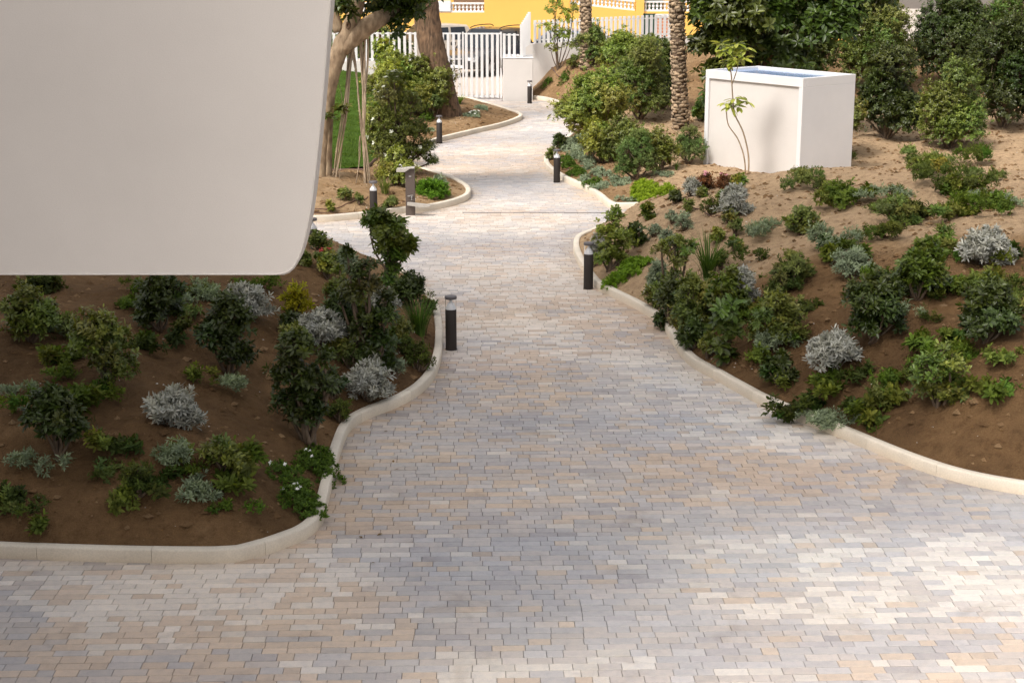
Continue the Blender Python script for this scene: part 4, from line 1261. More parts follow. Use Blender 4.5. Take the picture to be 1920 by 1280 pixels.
def palm(label, bx, by, lean, h, rad, seed, group='palm trees'):
    p = hit(bx, by)
    root = empty('palm_tree', (p[0], p[1], p[2] - .05)); tag(root, label, 'palm tree', group)
    o_ = obj('trunk', palm_mesh(h, rad, rad * .97, seed), M['palm'], root); o_.rotation_euler = (0, lean, 0)
    # crown of arching fronds, well above the frame
    r_ = np.random.default_rng(seed + 1); mb = MB()
    Cn = blades(mb, r_, 26, .06, 2.6, .03, (.05, .08, .02), (.10, .14, .04), (.35, 1.1), 12)
    T = np.gradient(Cn, axis=1)
    for s_ in (-1, 1):
        for of in (0, .33, .66):
            Cq = Cn[:, 1:-1] * (1 - of) + Cn[:, 2:] * of
            P = Cq.reshape(-1, 3); D = unit(T[:, 1:-1].reshape(-1, 3)); sd_ = unit(np.cross(D, np.array([0, 0, 1.]))) * s_
            leaves(mb, P, sd_ * .7 + D * .7, np.tile([0, 0, 1.], (len(P), 1)), .34, .028, np.tile([.06, .10, .03], (len(P), 1)), .1, .3, False)
    f_ = mb.build('crown', M['leafm'], root); f_.location = (math.sin(lean) * h, 0, math.cos(lean) * h - .1)
    return root
palm('tall palm trunk rough with cut leaf bases, standing in the right bed', 1277, 243, math.radians(-3.4), 6.2, .185, 51)
palm('slimmer palm trunk by the far fence behind the round bushes', 1099, 128, math.radians(-1.0), 5.5, .175, 53)

# dark broad-leaved tree behind the kiosk
p = np.array([5.6, 37.5, 0]); p[2] = terrain([p[:2]])[0]
dt = empty('dark_leaf_tree', tuple(p)); tag(dt, 'dark glossy broad-leaved tree behind the white kiosk', 'tree')
mb = MB()
for a in ([(0, 0, -.1), (.05, 0, 1.2), (-.1, 0, 2.4), (-.5, .1, 3.6)], [(0.05, 0, 1.0), (.4, 0, 2.0), (.9, .1, 3.2)], [(0, 0, 1.4), (-.3, -.2, 2.0), (-.7, -.2, 2.6)], [(.2, .1, .9), (.9, .1, 1.8), (1.8, 0, 2.8)]):
    c = catmull(a, .12); mb.tube(c, np.linspace(.16, .06, len(c)), 10, wob=.04)
mb.build('trunk', M['brown_bark'], dt, True)
ll = [((-.55, -.2, 3.3), (.75, .8, .75)), ((-.75, -.3, 2.35), (.55, .6, .55)), ((.2, -.2, 2.8), (.8, .8, .9)), ((-.2, .2, 4.1), (1.1, 1, .8)), ((1.0, 0, 3.4), (1.0, 1, .9)), ((.5, -.3, 1.9), (.8, .7, .6)), ((1.6, -.2, 2.5), (.9, .9, .9)), ((2.3, 0, 3.3), (1.0, 1, 1.0)), ((-.5, 0, 1.6), (.5, .5, .5))]
_o = np.array(p)
for _x, _y, _d, _r in [(1330, 25, 36.6, 48), (1322, 85, 36.8, 36), (1350, 140, 36.4, 38), (1375, 75, 36.2, 50), (1312, -10, 36.8, 40), (1385, 20, 36.0, 60), (1340, 190, 36.8, 26)]:
    _k = _d / F; ll.append((tuple(at(_x, _y, _d) - _o), (_r * _k, _r * _k, _r * _k)))
mb, C = crown_geo(np.random.default_rng(61), ll, 'bigdark', dmul=1.5, scale=1.15); mb.build('crown', M['leaf'], dt)
stems_geo(np.random.default_rng(62), ll, C, .03, (0, 0, 1.0), 7).build('branch', M['brown_bark'], dt, True)

# young pale-leaved tree in front of the kiosk
YT = 30.6
b = at(1398, 352, YT); b[2] = terrain([b[:2]])[0]
yt = empty('umbrella_tree', tuple(b)); tag(yt, 'young pale green large-leaved sapling with thin bare stems in front of the kiosk', 'sapling')
mb = MB()
for pts, r0 in (([(1398, 352), (1396, 300), (1384, 262), (1366, 235), (1362, 210), (1361, 195)], .016), ([(1400, 352), (1404, 300), (1394, 250), (1378, 215), (1374, 185), (1371, 140), (1367, 118)], .018), ([(1372, 160), (1382, 130), (1386, 100)], .010), ([(1370, 135), (1358, 120), (1350, 100)], .010)):
    c = resample(catmull(px3(pts, YT), .05), .05) - b; c[0, 2] = min(c[0, 2], -.05) if pts[0][1] > 340 else c[0, 2]
    mb.tube(c, np.linspace(r0, r0 * .6, len(c)), 7)
mb.build('stem', M['ficus_bark'], yt, True)
mb = MB(); K = KIND['bigpale']; r = np.random.default_rng(71)
CC = np.array([at(x, y, YT + r.uniform(-.12, .12)) - b for x, y in [(1356, 95), (1371, 88), (1382, 82), (1352, 82), (1362, 112), (1378, 112), (1384, 98), (1366, 120), (1361, 193), (1377, 185), (1384, 200), (1370, 200), (1392, 110), (1398, 90), (1400, 190), (1372, 104)]])
rosettes(mb, CC, np.tile([0, 0, 1.], (len(CC), 1)) + r.normal(0, .25, (len(CC), 3)), 9, .20, .078, K['c0'], K['c1'], (-.75, .35), r, True)
mb.build('foliage', M['leaf'], yt)

# yucca behind the left fence
yu = at(712, 50, 51.6)
mb = MB()
rosettes(mb, np.array([[0, 0, 0], [0.05, 0, .1], [0, 0, .18]]), np.tile([0, 0, 1.], (3, 1)), 34, .50, .06, (.05, .09, .02), (.30, .32, .08), (-.1, 1.4), np.random.default_rng(81), True, None, .35)
yr = empty('yucca', (yu[0], 51.6, 0)); tag(yr, 'spiky yellow-green yucca head rising behind the left fence', 'yucca')
f_ = mb.build('foliage', M['leafm'], yr); f_.location = (0, 0, yu[2] - .1)
mb = MB(); mb.tube([(0, 0, -.05), (.03, 0, yu[2] * .5), (0, 0, yu[2] - .05)], [.1, .08, .07], 10); mb.build('trunk', M['brown_bark'], yr, True)
# dark hedge beyond the left fence
hd = empty('hedge', (-6.2, 55, 0)); tag(hd, 'dark clipped hedge beyond the left slat fence', 'hedge')
ll = [((x, r.uniform(-.2, .2), 1.0 + r.uniform(-.1, .2)), (.8, .6, 1.2)) for x in np.arange(-5, 2.6, .9)]
mb, C = crown_geo(np.random.default_rng(83), ll, 'bigdark', dmul=1.0); mb.build('foliage', M['leaf'], hd)
#PLANTS-BEGIN
# ------------------------------------------------------------------ planting
# left near bed (in the building's shade)
shrub('pittosporum', 'small tree-like bush leaning over the path, its leafy head high above the dark left bed', 686, 640, 250, 120, 'pitto', 101, lumps_=[(40, 0, 207, 34, 34), (22, 0, 232, 24, 20), (56, 3, 194, 28, 28), (46, 0, 176, 24, 24), (78, 0, 178, 22, 19), (60, -3, 160, 24, 20), (54, 0, 140, 14, 20), (12, 0, 230, 14, 12), (62, 0, 217, 22, 20), (44, 0, 118, 12, 16), (88, 0, 188, 11, 10), (38, 0, 232, 20, 16)], fork=(46, 0, 128), dmul=1.25, thick=.022)
shrub('shrub', 'tall dark shrub with a pointed leafy tip in the middle of the left bed', 702, 700, 210, 125, 'dark', 102, lumps_=[(-10, 0, 95, 34, 34), (-38, 0, 150, 30, 30), (-8, 2, 165, 30, 26), (22, 0, 110, 28, 36), (-28, 0, 192, 22, 22), (-44, 0, 228, 12, 20), (-60, 2, 140, 20, 18), (20, 0, 60, 24, 26), (-5, 0, 205, 20, 16), (8, 0, 22, 22, 20), (25, 0, 145, 18, 16), (-14, -4, 45, 28, 30), (-34, 0, 80, 26, 30), (6, -4, 70, 26, 30)])
shrub('shrub', 'tall dark shrub at the left edge of the photo, below the big silver bush', 576, 832, 235, 110, 'dark', 103, lumps_=[(-12, 0, 190, 38, 36), (-22, 0, 125, 44, 50), (20, 0, 115, 38, 44), (-10, 0, 55, 40, 46), (38, 2, 165, 24, 24), (16, -4, 60, 32, 38), (-40, 0, 75, 26, 34), (46, 0, 110, 20, 22), (-30, -5, 160, 34, 34), (-5, -8, 90, 34, 40)])
shrub('shrub', 'dark shrub to the left of the tall pointed one, spreading low', 640, 640, 105, 90, 'dark', 104)
shrub('shrub', 'dull green shrub between the silver bushes in the left bed', 662, 615, 105, 70, 'mid', 105)
shrub('shrub', 'dark leafy shrub in front of the hanging panel tip, left bed', 640, 560, 70, 70, 'mid', 106)
shrub('lime_bush', 'yellow-green fine bush just below the rounded panel tip', 556, 590, 64, 66, 'limeshrub', 107, cat='bush')
shrub('silver_bush', 'big silver-grey bush at the left, above the tall dark shrub', 601, 642, 66, 108, 'silver', 108, cat='silver bush', n=9, low=.2)
shrub('silver_bush', 'rounded silver-grey bush nearest the left kerb', 689, 748, 76, 100, 'silver', 109, cat='silver bush', n=9, low=.2)
shrub('silver_bush', 'smaller silver bush half hidden behind the tall dark shrub', 718, 598, 62, 66, 'silver', 110, cat='silver bush', low=.2)
shrub('silver_bush', 'grey-leaved wispy plant beside the path behind the red flowers', 644, 505, 46, 60, 'grey', 111, cat='silver bush', low=.2)
shrub('round_bush', 'round dark green bush between the leaning bush and the near bollard', 768, 582, 80, 72, 'dark', 112, n=8)
grass('grass_tuft', 'tall green grass tuft beside the left kerb left of the near bollard', 787, 628, 78, 84, 113, 170)
shrub('shrub', 'low dark twiggy shrub under the grass tuft, by the left kerb', 786, 695, 62, 66, 'fine', 114, low=.25, dmul=.7)
shrub('shrub', 'small bright green shrub in the shade right of the tall dark shrub', 748, 645, 58, 60, 'mid', 115)
shrub('shrub', 'dark round shrub at the foot of the tall pointed one', 720, 692, 48, 50, 'dark', 116)
shrub('shrub', 'green shrub under the big silver bush at the left edge', 556, 655, 55, 60, 'mid', 117)
shrub('shrub', 'low dark shrub right of the tall one at the left edge', 622, 745, 60, 55, 'dark', 118)
mat_plant('ground_cover', 'dark green mat creeping over the left kerb', 598, 882, 104, 64, 26, 'mat', 119, flowers=(3, .017, (.8, .8, .75)), n=7)
mat_plant('ground_cover', 'dark green mat with white flowers at the kerb corner, nearest the camera', 566, 944, 100, 78, 28, 'mat', 120, flowers=(6, .019, (.85, .85, .8)), n=7)
mat_plant('ground_cover', 'dark mat with a white flower at the left edge, below the tall dark shrub', 534, 892, 70, 56, 22, 'mat', 121, flowers=(3, .024, (.85, .85, .8)))
shrub('flowering_plant', 'small green plant with red flowers on the crest of the left mound', 612, 505, 44, 52, 'mid', 122, cat='flowering plant', flowers=(7, .035, (.45, .03, .03)))
shrub('shrub', 'green plant behind the hanging panel beside the half hidden bollard', 598, 470, 42, 52, 'mid', 123)
shrub('shrub', 'small upright green plant on the bare slope beside the panel tip', 612, 522, 48, 34, 'bright', 124)
shrub('shrub', 'tiny green plant right at the edge of the hanging panel', 572, 497, 26, 30, 'mid', 125)
shrub('shrub', 'low light green shrub behind the round dark bush', 725, 545, 42, 70, 'olive', 126)
shrub('shrub', 'fine wispy shrub overhanging the kerb above the near bollard', 806, 590, 48, 38, 'fine', 127, dmul=.5)
shrub('shrub', 'dark low shrub on the slope left of the tall pointed shrub', 632, 605, 58, 60, 'dark', 128)
shrub('shrub', 'small grey-green shrub on the bare soil right of the lower silver bush', 742, 705, 38, 42, 'grey', 129, dmul=.5)
shrub('shrub', 'feathery olive shrub low on the shaded slope between the two large silver bushes', 655, 690, 50, 62, 'olive', 131, dmul=.7)
shrub('shrub', 'fine dark shrub right of the tall shrub at the left edge, above the kerb', 636, 790, 44, 58, 'fine', 132, dmul=.7)
shrub('shrub', 'wispy green shrub above the kerb left of the near bollard foot', 760, 668, 44, 52, 'fine', 133, dmul=.6)
shrub('shrub', 'low dark shrub at the left edge below the yellow-green bush', 548, 625, 42, 54, 'dark', 134)
shrub('shrub', 'low green shrub filling the soil below the big silver bush', 632, 668, 40, 60, 'mid', 135, dmul=.8)
grass('grass_tuft', 'small grass tuft at the foot of the dark round shrub in the left bed', 700, 655, 40, 44, 136, 80)
for i, (x, y, kd, h, w_) in enumerate([(430, 700, 'dark', 170, 130), (330, 800, 'silver', 80, 120), (200, 720, 'mid', 150, 140), (110, 860, 'dark', 150, 120), (420, 880, 'mid', 70, 100), (260, 930, 'fine', 70, 90), (60, 640, 'mid', 120, 120), (300, 620, 'dark', 130, 110), (460, 600, 'silver', 70, 100)]):
    shrub('silver_bush' if kd == 'silver' else 'shrub', ['tall dark shrub under the wide hanging panel, farthest right of its row', 'silver bush low on the wide left bed below the panel', 'broad mid green shrub in the left part of the bed', 'dark shrub close to the left end of the near kerb', 'low green shrub behind the straight near kerb', 'fine-leaved low shrub by the straight near kerb', 'mid green shrub at the far left of the shaded bed', 'dark shrub tucked beneath the wide hanging panel', 'silver bush below the panel left of its rounded tip'][i], x, y, h, w_, kd, 140 + i, cat='silver bush' if kd == 'silver' else 'shrub')

# right near bed
shrub('pittosporum', 'glossy green upright bush beside the brown bollard at the tip of the right bed', 1142, 508, 120, 76, 'bright', 201, lumps_=[(8, 0, 98, 20, 20), (-5, 0, 70, 28, 26), (20, 0, 66, 26, 24), (0, -4, 38, 30, 24), (34, 2, 52, 18, 18), (-14, 0, 22, 20, 16), (10, 0, 114, 10, 12), (22, -4, 26, 20, 16)])
shrub('silver_bush', 'white-silver bush behind the brown bollard', 1119, 498, 66, 44, 'silver', 202, cat='silver bush', low=.2)
shrub('shrub', 'small dark grey-green shrub right of the glossy bush by the side path', 1193, 462, 48, 48, 'dark', 203)
mat_plant('ground_cover', 'bright green creeping mat on the slope behind the brown bollard, upper part', 1192, 500, 82, 40, 12, 'brightmat', 204, n=8)
mat_plant('ground_cover', 'bright green creeping mat running down to the kerb below the brown bollard', 1160, 528, 66, 32, 12, 'brightmat', 205, n=7)
shrub('shrub', 'dark green shrub with a flat leafy top on a thin stem in the right bed', 1262, 585, 152, 92, 'mid', 206, lumps_=[(0, 0, 128, 30, 20), (-24, 0, 116, 24, 16), (24, 2, 122, 24, 18), (6, 0, 95, 24, 20), (-6, 0, 60, 26, 24), (18, 0, 40, 26, 24), (-20, 0, 35, 22, 24)], dmul=.8)
shrub('silver_bush', 'grey-blue bush at the left side of the right-hand shrubs', 1232, 545, 62, 52, 'grey', 207, cat='silver bush')
grass('grass_tuft', 'tall spiky green grass tuft on the right mound', 1327, 522, 98, 78, 208, 150, arch=(.1, .95))
shrub('flowering_bush', 'bush speckled with tiny white flowers near the right kerb', 1228, 578, 52, 52, 'mid', 209, cat='flowering bush', flowers=(60, .016, (.8, .78, .65)))
shrub('shrub', 'full dark green shrub in the middle of the right-hand planting', 1262, 612, 100, 80, 'dark', 210)
shrub('shrub', 'large mid green shrub right of the white-flowered bush', 1302, 630, 125, 96, 'mid', 211)
shrub('shrub', 'darkest low shrub closest to the right kerb', 1300, 655, 66, 70, 'dark', 212)
shrub('big_leaf_shrub', 'large-leaved shrub with yellow-green leaves at the right edge, nearest the kerb', 1358, 684, 130, 72, 'bigleaf', 213, lumps_=[(4, 0, 110, 26, 20), (-10, 0, 82, 22, 18), (14, 2, 66, 24, 20), (-4, -2, 38, 22, 16), (2, 0, 20, 20, 12)], cat='shrub', lsc=0.80)
shrub('shrub', 'tall fresh green shrub at the right edge behind the large-leaved one', 1366, 612, 120, 92, 'pitto', 214)
shrub('silver_bush', 'silver-white bush at the right edge among green shrubs', 1392, 572, 72, 60, 'silver', 215, cat='silver bush', low=.2)
shrub('shrub', 'low dark shrub at the right kerb under the white-flowered bush', 1244, 612, 36, 40, 'dark', 216)
shrub('shrub', 'fine green shrub in front of the tall grass tuft', 1332, 588, 72, 72, 'olive', 217)
shrub('shrub', 'small leafy shrub low between the right kerb shrubs', 1330, 668, 48, 48, 'mid', 218)
for i, (x, y, h, w_, kd) in enumerate([(1346, 455, 30, 34, 'bright'), (1380, 440, 32, 40, 'olive'), (1378, 470, 28, 36, 'mid'), (1352, 505, 36, 42, 'mid'), (1228, 442, 24, 36, 'grey'), (1262, 418, 26, 40, 'grey'), (1282, 430, 34, 44, 'grey'), (1250, 455, 28, 36, 'grey'), (1268, 470, 34, 38, 'grey'), (1292, 398, 24, 30, 'olive'), (1335, 402, 34, 52, 'fine'), (1368, 417, 34, 36, 'mid'), (1317, 368, 16, 22, 'mid'), (1352, 380, 24, 24, 'olive')]):
    shrub('small_plant', ['small fresh green plant on the bare slope behind the grass tuft', 'small pale green plant at the right edge of the bare slope', 'small dark plant at the right edge, level with the grass tuft', 'low green plant to the right of the spiky grass tuft', 'grey-green tuft low on the slope behind the glossy bush', 'grey-green tuft near the crest, left of the twiggy plant', 'larger grey-green tuft midway up the bare slope', 'grey-green tuft above the bright creeping mat', 'grey-green tuft behind the flat-topped shrub', 'small olive tuft on the crest of the right mound', 'brown-green twiggy low plant left of the big silver bush', 'dark green tuft just below the big silver bush', 'tiny green tuft on bare soil below the red-brown bushes', 'small olive tuft beside the big silver bush'][i], x, y, h, w_, kd, 240 + i, cat='small plant', dmul=.7, n=5, low=.22)
shrub('silver_bush', 'big white-silver bush on the crest at the right edge', 1378, 402, 56, 74, 'silver', 219, cat='silver bush', low=.2, dmul=1.2)
shrub('shrub', 'dark green shrub on the crest above the lime mound', 1266, 383, 24, 30, 'dark', 220)
shrub('shrub', 'green grassy shrub along the side path edge of the right mound', 1215, 412, 34, 28, 'pitto', 221)
shrub('red_bush', 'dark red-brown bush on the crest, the left one of two', 1322, 357, 38, 40, 'redbrown', 222, cat='red bush', flowers=(5, .035, (.7, .3, .35)))
shrub('red_bush', 'dark red-brown bush on the crest, the right one of two', 1357, 361, 38, 42, 'redbrown', 223, cat='red bush', flowers=(2, .035, (.7, .3, .35)))
shrub('silver_bush', 'pale wispy silver plant left of the red-brown bushes', 1296, 368, 38, 34, 'silver', 224, cat='silver bush', dmul=.6)
shrub('shrub', 'bright green shrub at the right edge beside the red-brown bushes', 1384, 358, 32, 34, 'bright', 225)
for i, (x, y, kd, h, w_) in enumerate([(1450, 650, 'mid', 120, 110), (1560, 700, 'silver', 80, 110), (1640, 640, 'dark', 140, 130), (1760, 760, 'mid', 130, 130), (1480, 540, 'olive', 80, 90), (1600, 520, 'grey', 60, 90), (1720, 560, 'pitto', 120, 110), (1850, 640, 'dark', 130, 130), (1460, 720, 'dark', 60, 80), (1850, 500, 'silver', 80, 110), (1500, 440, 'mid', 60, 80), (1680, 430, 'olive', 70, 100)]):
    shrub('silver_bush' if kd == 'silver' else 'shrub', ['mid green shrub behind the kerb to the right of the large-leaved one', 'silver bush on the near slope of the wide right mound', 'dark rounded shrub high on the wide right mound', 'mid green shrub at the bottom right of the mound', 'olive shrub on the open slope of the right mound', 'grey tufted shrub on the open upper slope', 'glossy upright shrub at the right of the mound', 'dark shrub at the far right of the mound', 'low dark shrub touching the right kerb', 'silver bush near the top right of the mound', 'low green shrub on the mound crest before the kiosk', 'low olive shrub on the mound crest right of the kiosk'][i], x, y, h, w_, kd, 260 + i, cat='silver bush' if kd == 'silver' else 'shrub')

# right far bed
mat_plant('asparagus_fern', 'bright lime feathery mound in front of the far right bed', 1216, 366, 78, 22, 26, 'lime', 301, cat='fern', n=8, lsc=1.1)
mat_plant('asparagus_fern', 'smaller lime feathery clump merged with the right end of the lime mound', 1250, 364, 44, 16, 18, 'lime', 302, cat='fern', n=5, lsc=1.1)
shrub('shrub', 'light green shrub with a short forked trunk above the lime mound', 1192, 336, 100, 96, 'olive', 303, lsc=0.93)
shrub('shrub', 'dark leafy shrub right of the forked-trunk one', 1236, 319, 86, 78, 'mid', 304, lsc=0.93)
shrub('shrub', 'sparse shrub at the foot of the big palm beside the kiosk', 1291, 308, 82, 80, 'olive', 305, dmul=.8, lsc=0.89)
shrub('shrub', 'bright yellow-green shrub behind the grey-green tufts', 1130, 306, 84, 104, 'bright', 306, lsc=0.89)
shrub('shrub', 'dense green shrub behind the forked-trunk one, in front of bare soil', 1166, 300, 88, 98, 'mid', 307, lsc=0.89)
shrub('big_shrub', 'wide light green bush hanging over the right edge of the far path', 1114, 264, 134, 168, 'bright', 308, n=12, lsc=0.96)
shrub('big_shrub', 'tall dense dark green bush left of the big palm', 1200, 224, 152, 138, 'mid', 309, n=12, lsc=0.96)
shrub('big_shrub', 'dark bush directly beside the big palm trunk', 1240, 205, 140, 92, 'dark', 310, n=9, lsc=0.96)
shrub('round_bush', 'bright rounded bush in front of the slimmer palm', 1162, 150, 98, 108, 'bright', 311, n=9, lsc=1.04)
shrub('round_bush', 'dark rounded bush at the foot of the slimmer palm', 1112, 118, 76, 84, 'mid', 312, n=9, lsc=1.04)
shrub('round_bush', 'dark green bush below the slat fence left of the big palm', 1218, 138, 78, 84, 'mid', 313, n=9, lsc=1.04)
shrub('round_bush', 'yellow-green bush between the fence and the big palm', 1244, 150, 76, 62, 'olive', 314, n=8, lsc=1.04)
shrub('sapling', 'thin sparse sapling by the white fence above the gate pillar', 1046, 132, 136, 76, 'sparse', 315, cat='sapling', lumps_=[(-8, 0, 112, 24, 26), (14, 0, 95, 22, 24), (-18, 0, 74, 24, 22), (10, 2, 62, 28, 22), (-2, 0, 128, 14, 14), (28, 0, 112, 16, 18), (24, 0, 44, 18, 14), (-14, 0, 40, 18, 14)], dmul=.8, thick=.02)
shrub('shrub', 'small dark shrub right beside the gate pillar', 1016, 118, 32, 36, 'pitto', 316, lsc=0.96)
shrub('shrub', 'low shrub on the bank right of the thin sapling', 1075, 128, 26, 30, 'mid', 317, lsc=0.89)
mat_plant('ground_cover', 'dark green mat on the brown bank right of the gate pillar, left one', 1028, 157, 26, 18, 9, 'mat', 318, lsc=1.04)
mat_plant('ground_cover', 'dark green mat on the brown bank under the sapling, right one', 1058, 150, 30, 18, 10, 'mat', 319, lsc=1.04)
shrub('shrub', 'low shrub to the right of the palm foot by the kiosk corner', 1312, 228, 46, 34, 'pitto', 320, dmul=.7, lsc=0.96)
shrub('shrub', 'dark shrub at the path edge above the third bollard', 1050, 283, 36, 30, 'dark', 321, lsc=0.89)
shrub('shrub', 'small dark shrub just left of the third bollard', 1034, 300, 26, 26, 'mid', 322, lsc=0.89)
for i, (x, y, w_, d_, h, kd) in enumerate([(1075, 268, 34, 12, 9, 'grey'), (1070, 282, 38, 12, 10, 'grey'), (1080, 296, 38, 12, 10, 'grey'), (1084, 288, 30, 10, 9, 'grey'), (1062, 302, 24, 10, 8, 'mat'), (1104, 305, 34, 10, 10, 'grey'), (1062, 312, 34, 10, 10, 'mat'), (1104, 317, 22, 8, 8, 'grey'), (1082, 326, 34, 10, 9, 'mat'), (1120, 328, 28, 8, 9, 'grey'), (1142, 331, 20, 8, 8, 'grey'), (1098, 339, 26, 8, 8, 'grey'), (1112, 347, 36, 10, 9, 'mat'), (1126, 352, 36, 8, 7, 'grey'), (1168, 347, 32, 8, 8, 'grey'), (1152, 340, 28, 8, 7, 'grey'), (1180, 377, 60, 6, 5, 'grey'), (1245, 330, 46, 8, 7, 'grey'), (1092, 258, 26, 10, 8, 'grey')]):
    g_ = kd == 'grey'
    mat_plant('ground_cover', 'grey-green low tuft on the soil of the far right bed' if g_ else 'dark green low tuft among the grey-green ones of the far right bed', x, y, w_ * 1.3, d_ * 1.3, h * 1.5, kd, 340 + i, group='grey-green tufts of the far right bed' if g_ else 'dark tufts of the far right bed', n=4, lsc=1.04)
grass('grass_tuft', 'thin pale grass tuft below the sparse shrub near the kiosk', 1268, 320, 26, 14, 365, 30)
for i, (x, y, w_, h, kd) in enumerate([(1560, 290, 120, 150, 'mid'), (1660, 260, 150, 190, 'dark'), (1780, 280, 150, 180, 'mid'), (1880, 240, 160, 220, 'dark'), (1500, 170, 150, 190, 'dark'), (1640, 170, 160, 200, 'mid'), (1780, 160, 170, 210, 'dark'), (1900, 150, 170, 200, 'mid'), (1420, 150, 120, 150, 'mid')]):
    shrub('big_shrub', ['broad green bush right behind the kiosk corner', 'large dark bush right of the kiosk', 'green bush third from the kiosk', 'tall dark bush at the far right end', 'dark bush of the back row, behind the kiosk', 'green bush in the middle of the back row', 'dark bush of the back row toward the right', 'green bush closing the back row on the right', 'green bush between the dark tree and the fence'][i], x, y, h, w_, kd, 380 + i, n=11, lsc=1.11, dmul=.7)

# left middle bed and lawn side
shrub('flowering_shrub', 'tall dark bush with white flower heads right of the hanging roots', 750, 322, 176, 126, 'mid', 401, cat='flowering shrub', n=12, flowers=(44, .046, (.66, .68, .56)), lsc=0.89, lumps_=[(-20, 0, 140, 34, 34), (18, 2, 120, 34, 36), (-34, 0, 95, 30, 36), (4, -6, 78, 40, 42), (34, 0, 70, 32, 36), (-14, -4, 40, 40, 40), (30, -6, 34, 36, 34), (52, 0, 44, 20, 22), (-8, 0, 172, 20, 20), (60, -4, 18, 16, 14), (-46, 0, 50, 20, 30)])
shrub('shrub', 'tall yellow-green feathery shrub between the hanging roots and the flowering bush', 722, 300, 156, 86, 'bright', 402, n=9, lsc=0.81)
shrub('shrub', 'bright green shrub just above the drinking fountain', 745, 348, 80, 88, 'bright', 403, lsc=0.89)
shrub('big_shrub', 'large bush in front of the brown tree trunk, left of the gate', 792, 214, 118, 132, 'mid', 404, n=12, lsc=0.96)
shrub('big_shrub', 'sunlit bush left of the brown trunk, in front of the slat fence', 740, 212, 122, 122, 'bright', 405, n=11, lsc=0.96)
shrub('shrub', 'dark cone-shaped shrub between the tree trunk and the gate', 836, 215, 44, 40, 'dark', 406, lsc=0.96)
fern('fern', 'bright green fern at the foot of the gate', 861, 196, 20, 44, 407, 34)
mat_plant('fern', 'lush bright green fern mound behind the drinking fountain', 811, 364, 60, 22, 27, 'fernlime', 408, cat='fern', n=7, lsc=1.2)
shrub('shrub', 'small grey-green plant at the kerb above the lush fern', 822, 350, 24, 42, 'grey', 409)
grass('grass_tuft', 'loose pale grass clump between the bollard and the fountain', 722, 362, 36, 56, 410, 70, (.07, .11, .02), (.22, .26, .06))
shrub('small_plant', 'small green plant at the kerb between the bollard and the fountain', 733, 392, 24, 36, 'olive', 411, cat='small plant', n=5)
shrub('small_plant', 'tiny pale green sprout near the left end of the kerb', 620, 398, 22, 20, 'bright', 412, cat='small plant', n=4, dmul=.5)
shrub('small_plant', 'dark green low plant at the lawn edge beside the hanging roots', 648, 374, 22, 32, 'mid', 413, cat='small plant', n=5)
shrub('small_plant', 'thin pale plant left of the kerb bollard', 672, 384, 24, 22, 'olive', 414, cat='small plant', n=4, dmul=.5)
shrub('sapling', 'thin light green sapling in front of the left slat fence', 720, 158, 92, 54, 'sparse', 415, cat='sapling', n=7, low=.4, lsc=1.00)
shrub('sapling', 'small light green shrub by the low white wall behind the lawn', 656, 134, 58, 42, 'sparse', 416, cat='sapling', n=6, low=.4)
shrub('shrub', 'dark slender shrub between two hanging root bundles at the low wall', 694, 142, 66, 36, 'mid', 417, lsc=0.96)
shrub('shrub', 'grey-green twiggy shrub hiding the left foot of the brown trunk', 812, 222, 60, 58, 'olive', 422, lsc=.9)
mat_plant('ground_cover', 'grey-green mat with white flowers on the slope below the gate fern', 886, 217, 34, 8, 5, 'grey', 418, flowers=(14, .03, (.7, .7, .65)), lsc=0.96)
mat_plant('ground_cover', 'grey-green mat high on the slope close to the gate', 903, 204, 30, 8, 5, 'grey', 419, lsc=0.96)
mat_plant('ground_cover', 'dark grey-green clump left of the fourth bollard', 802, 226, 30, 16, 16, 'mat', 420, lsc=0.96)
mat_plant('ground_cover', 'pale low mat at the kerb left of the fourth bollard', 806, 245, 24, 8, 5, 'grey', 421, lsc=0.96)

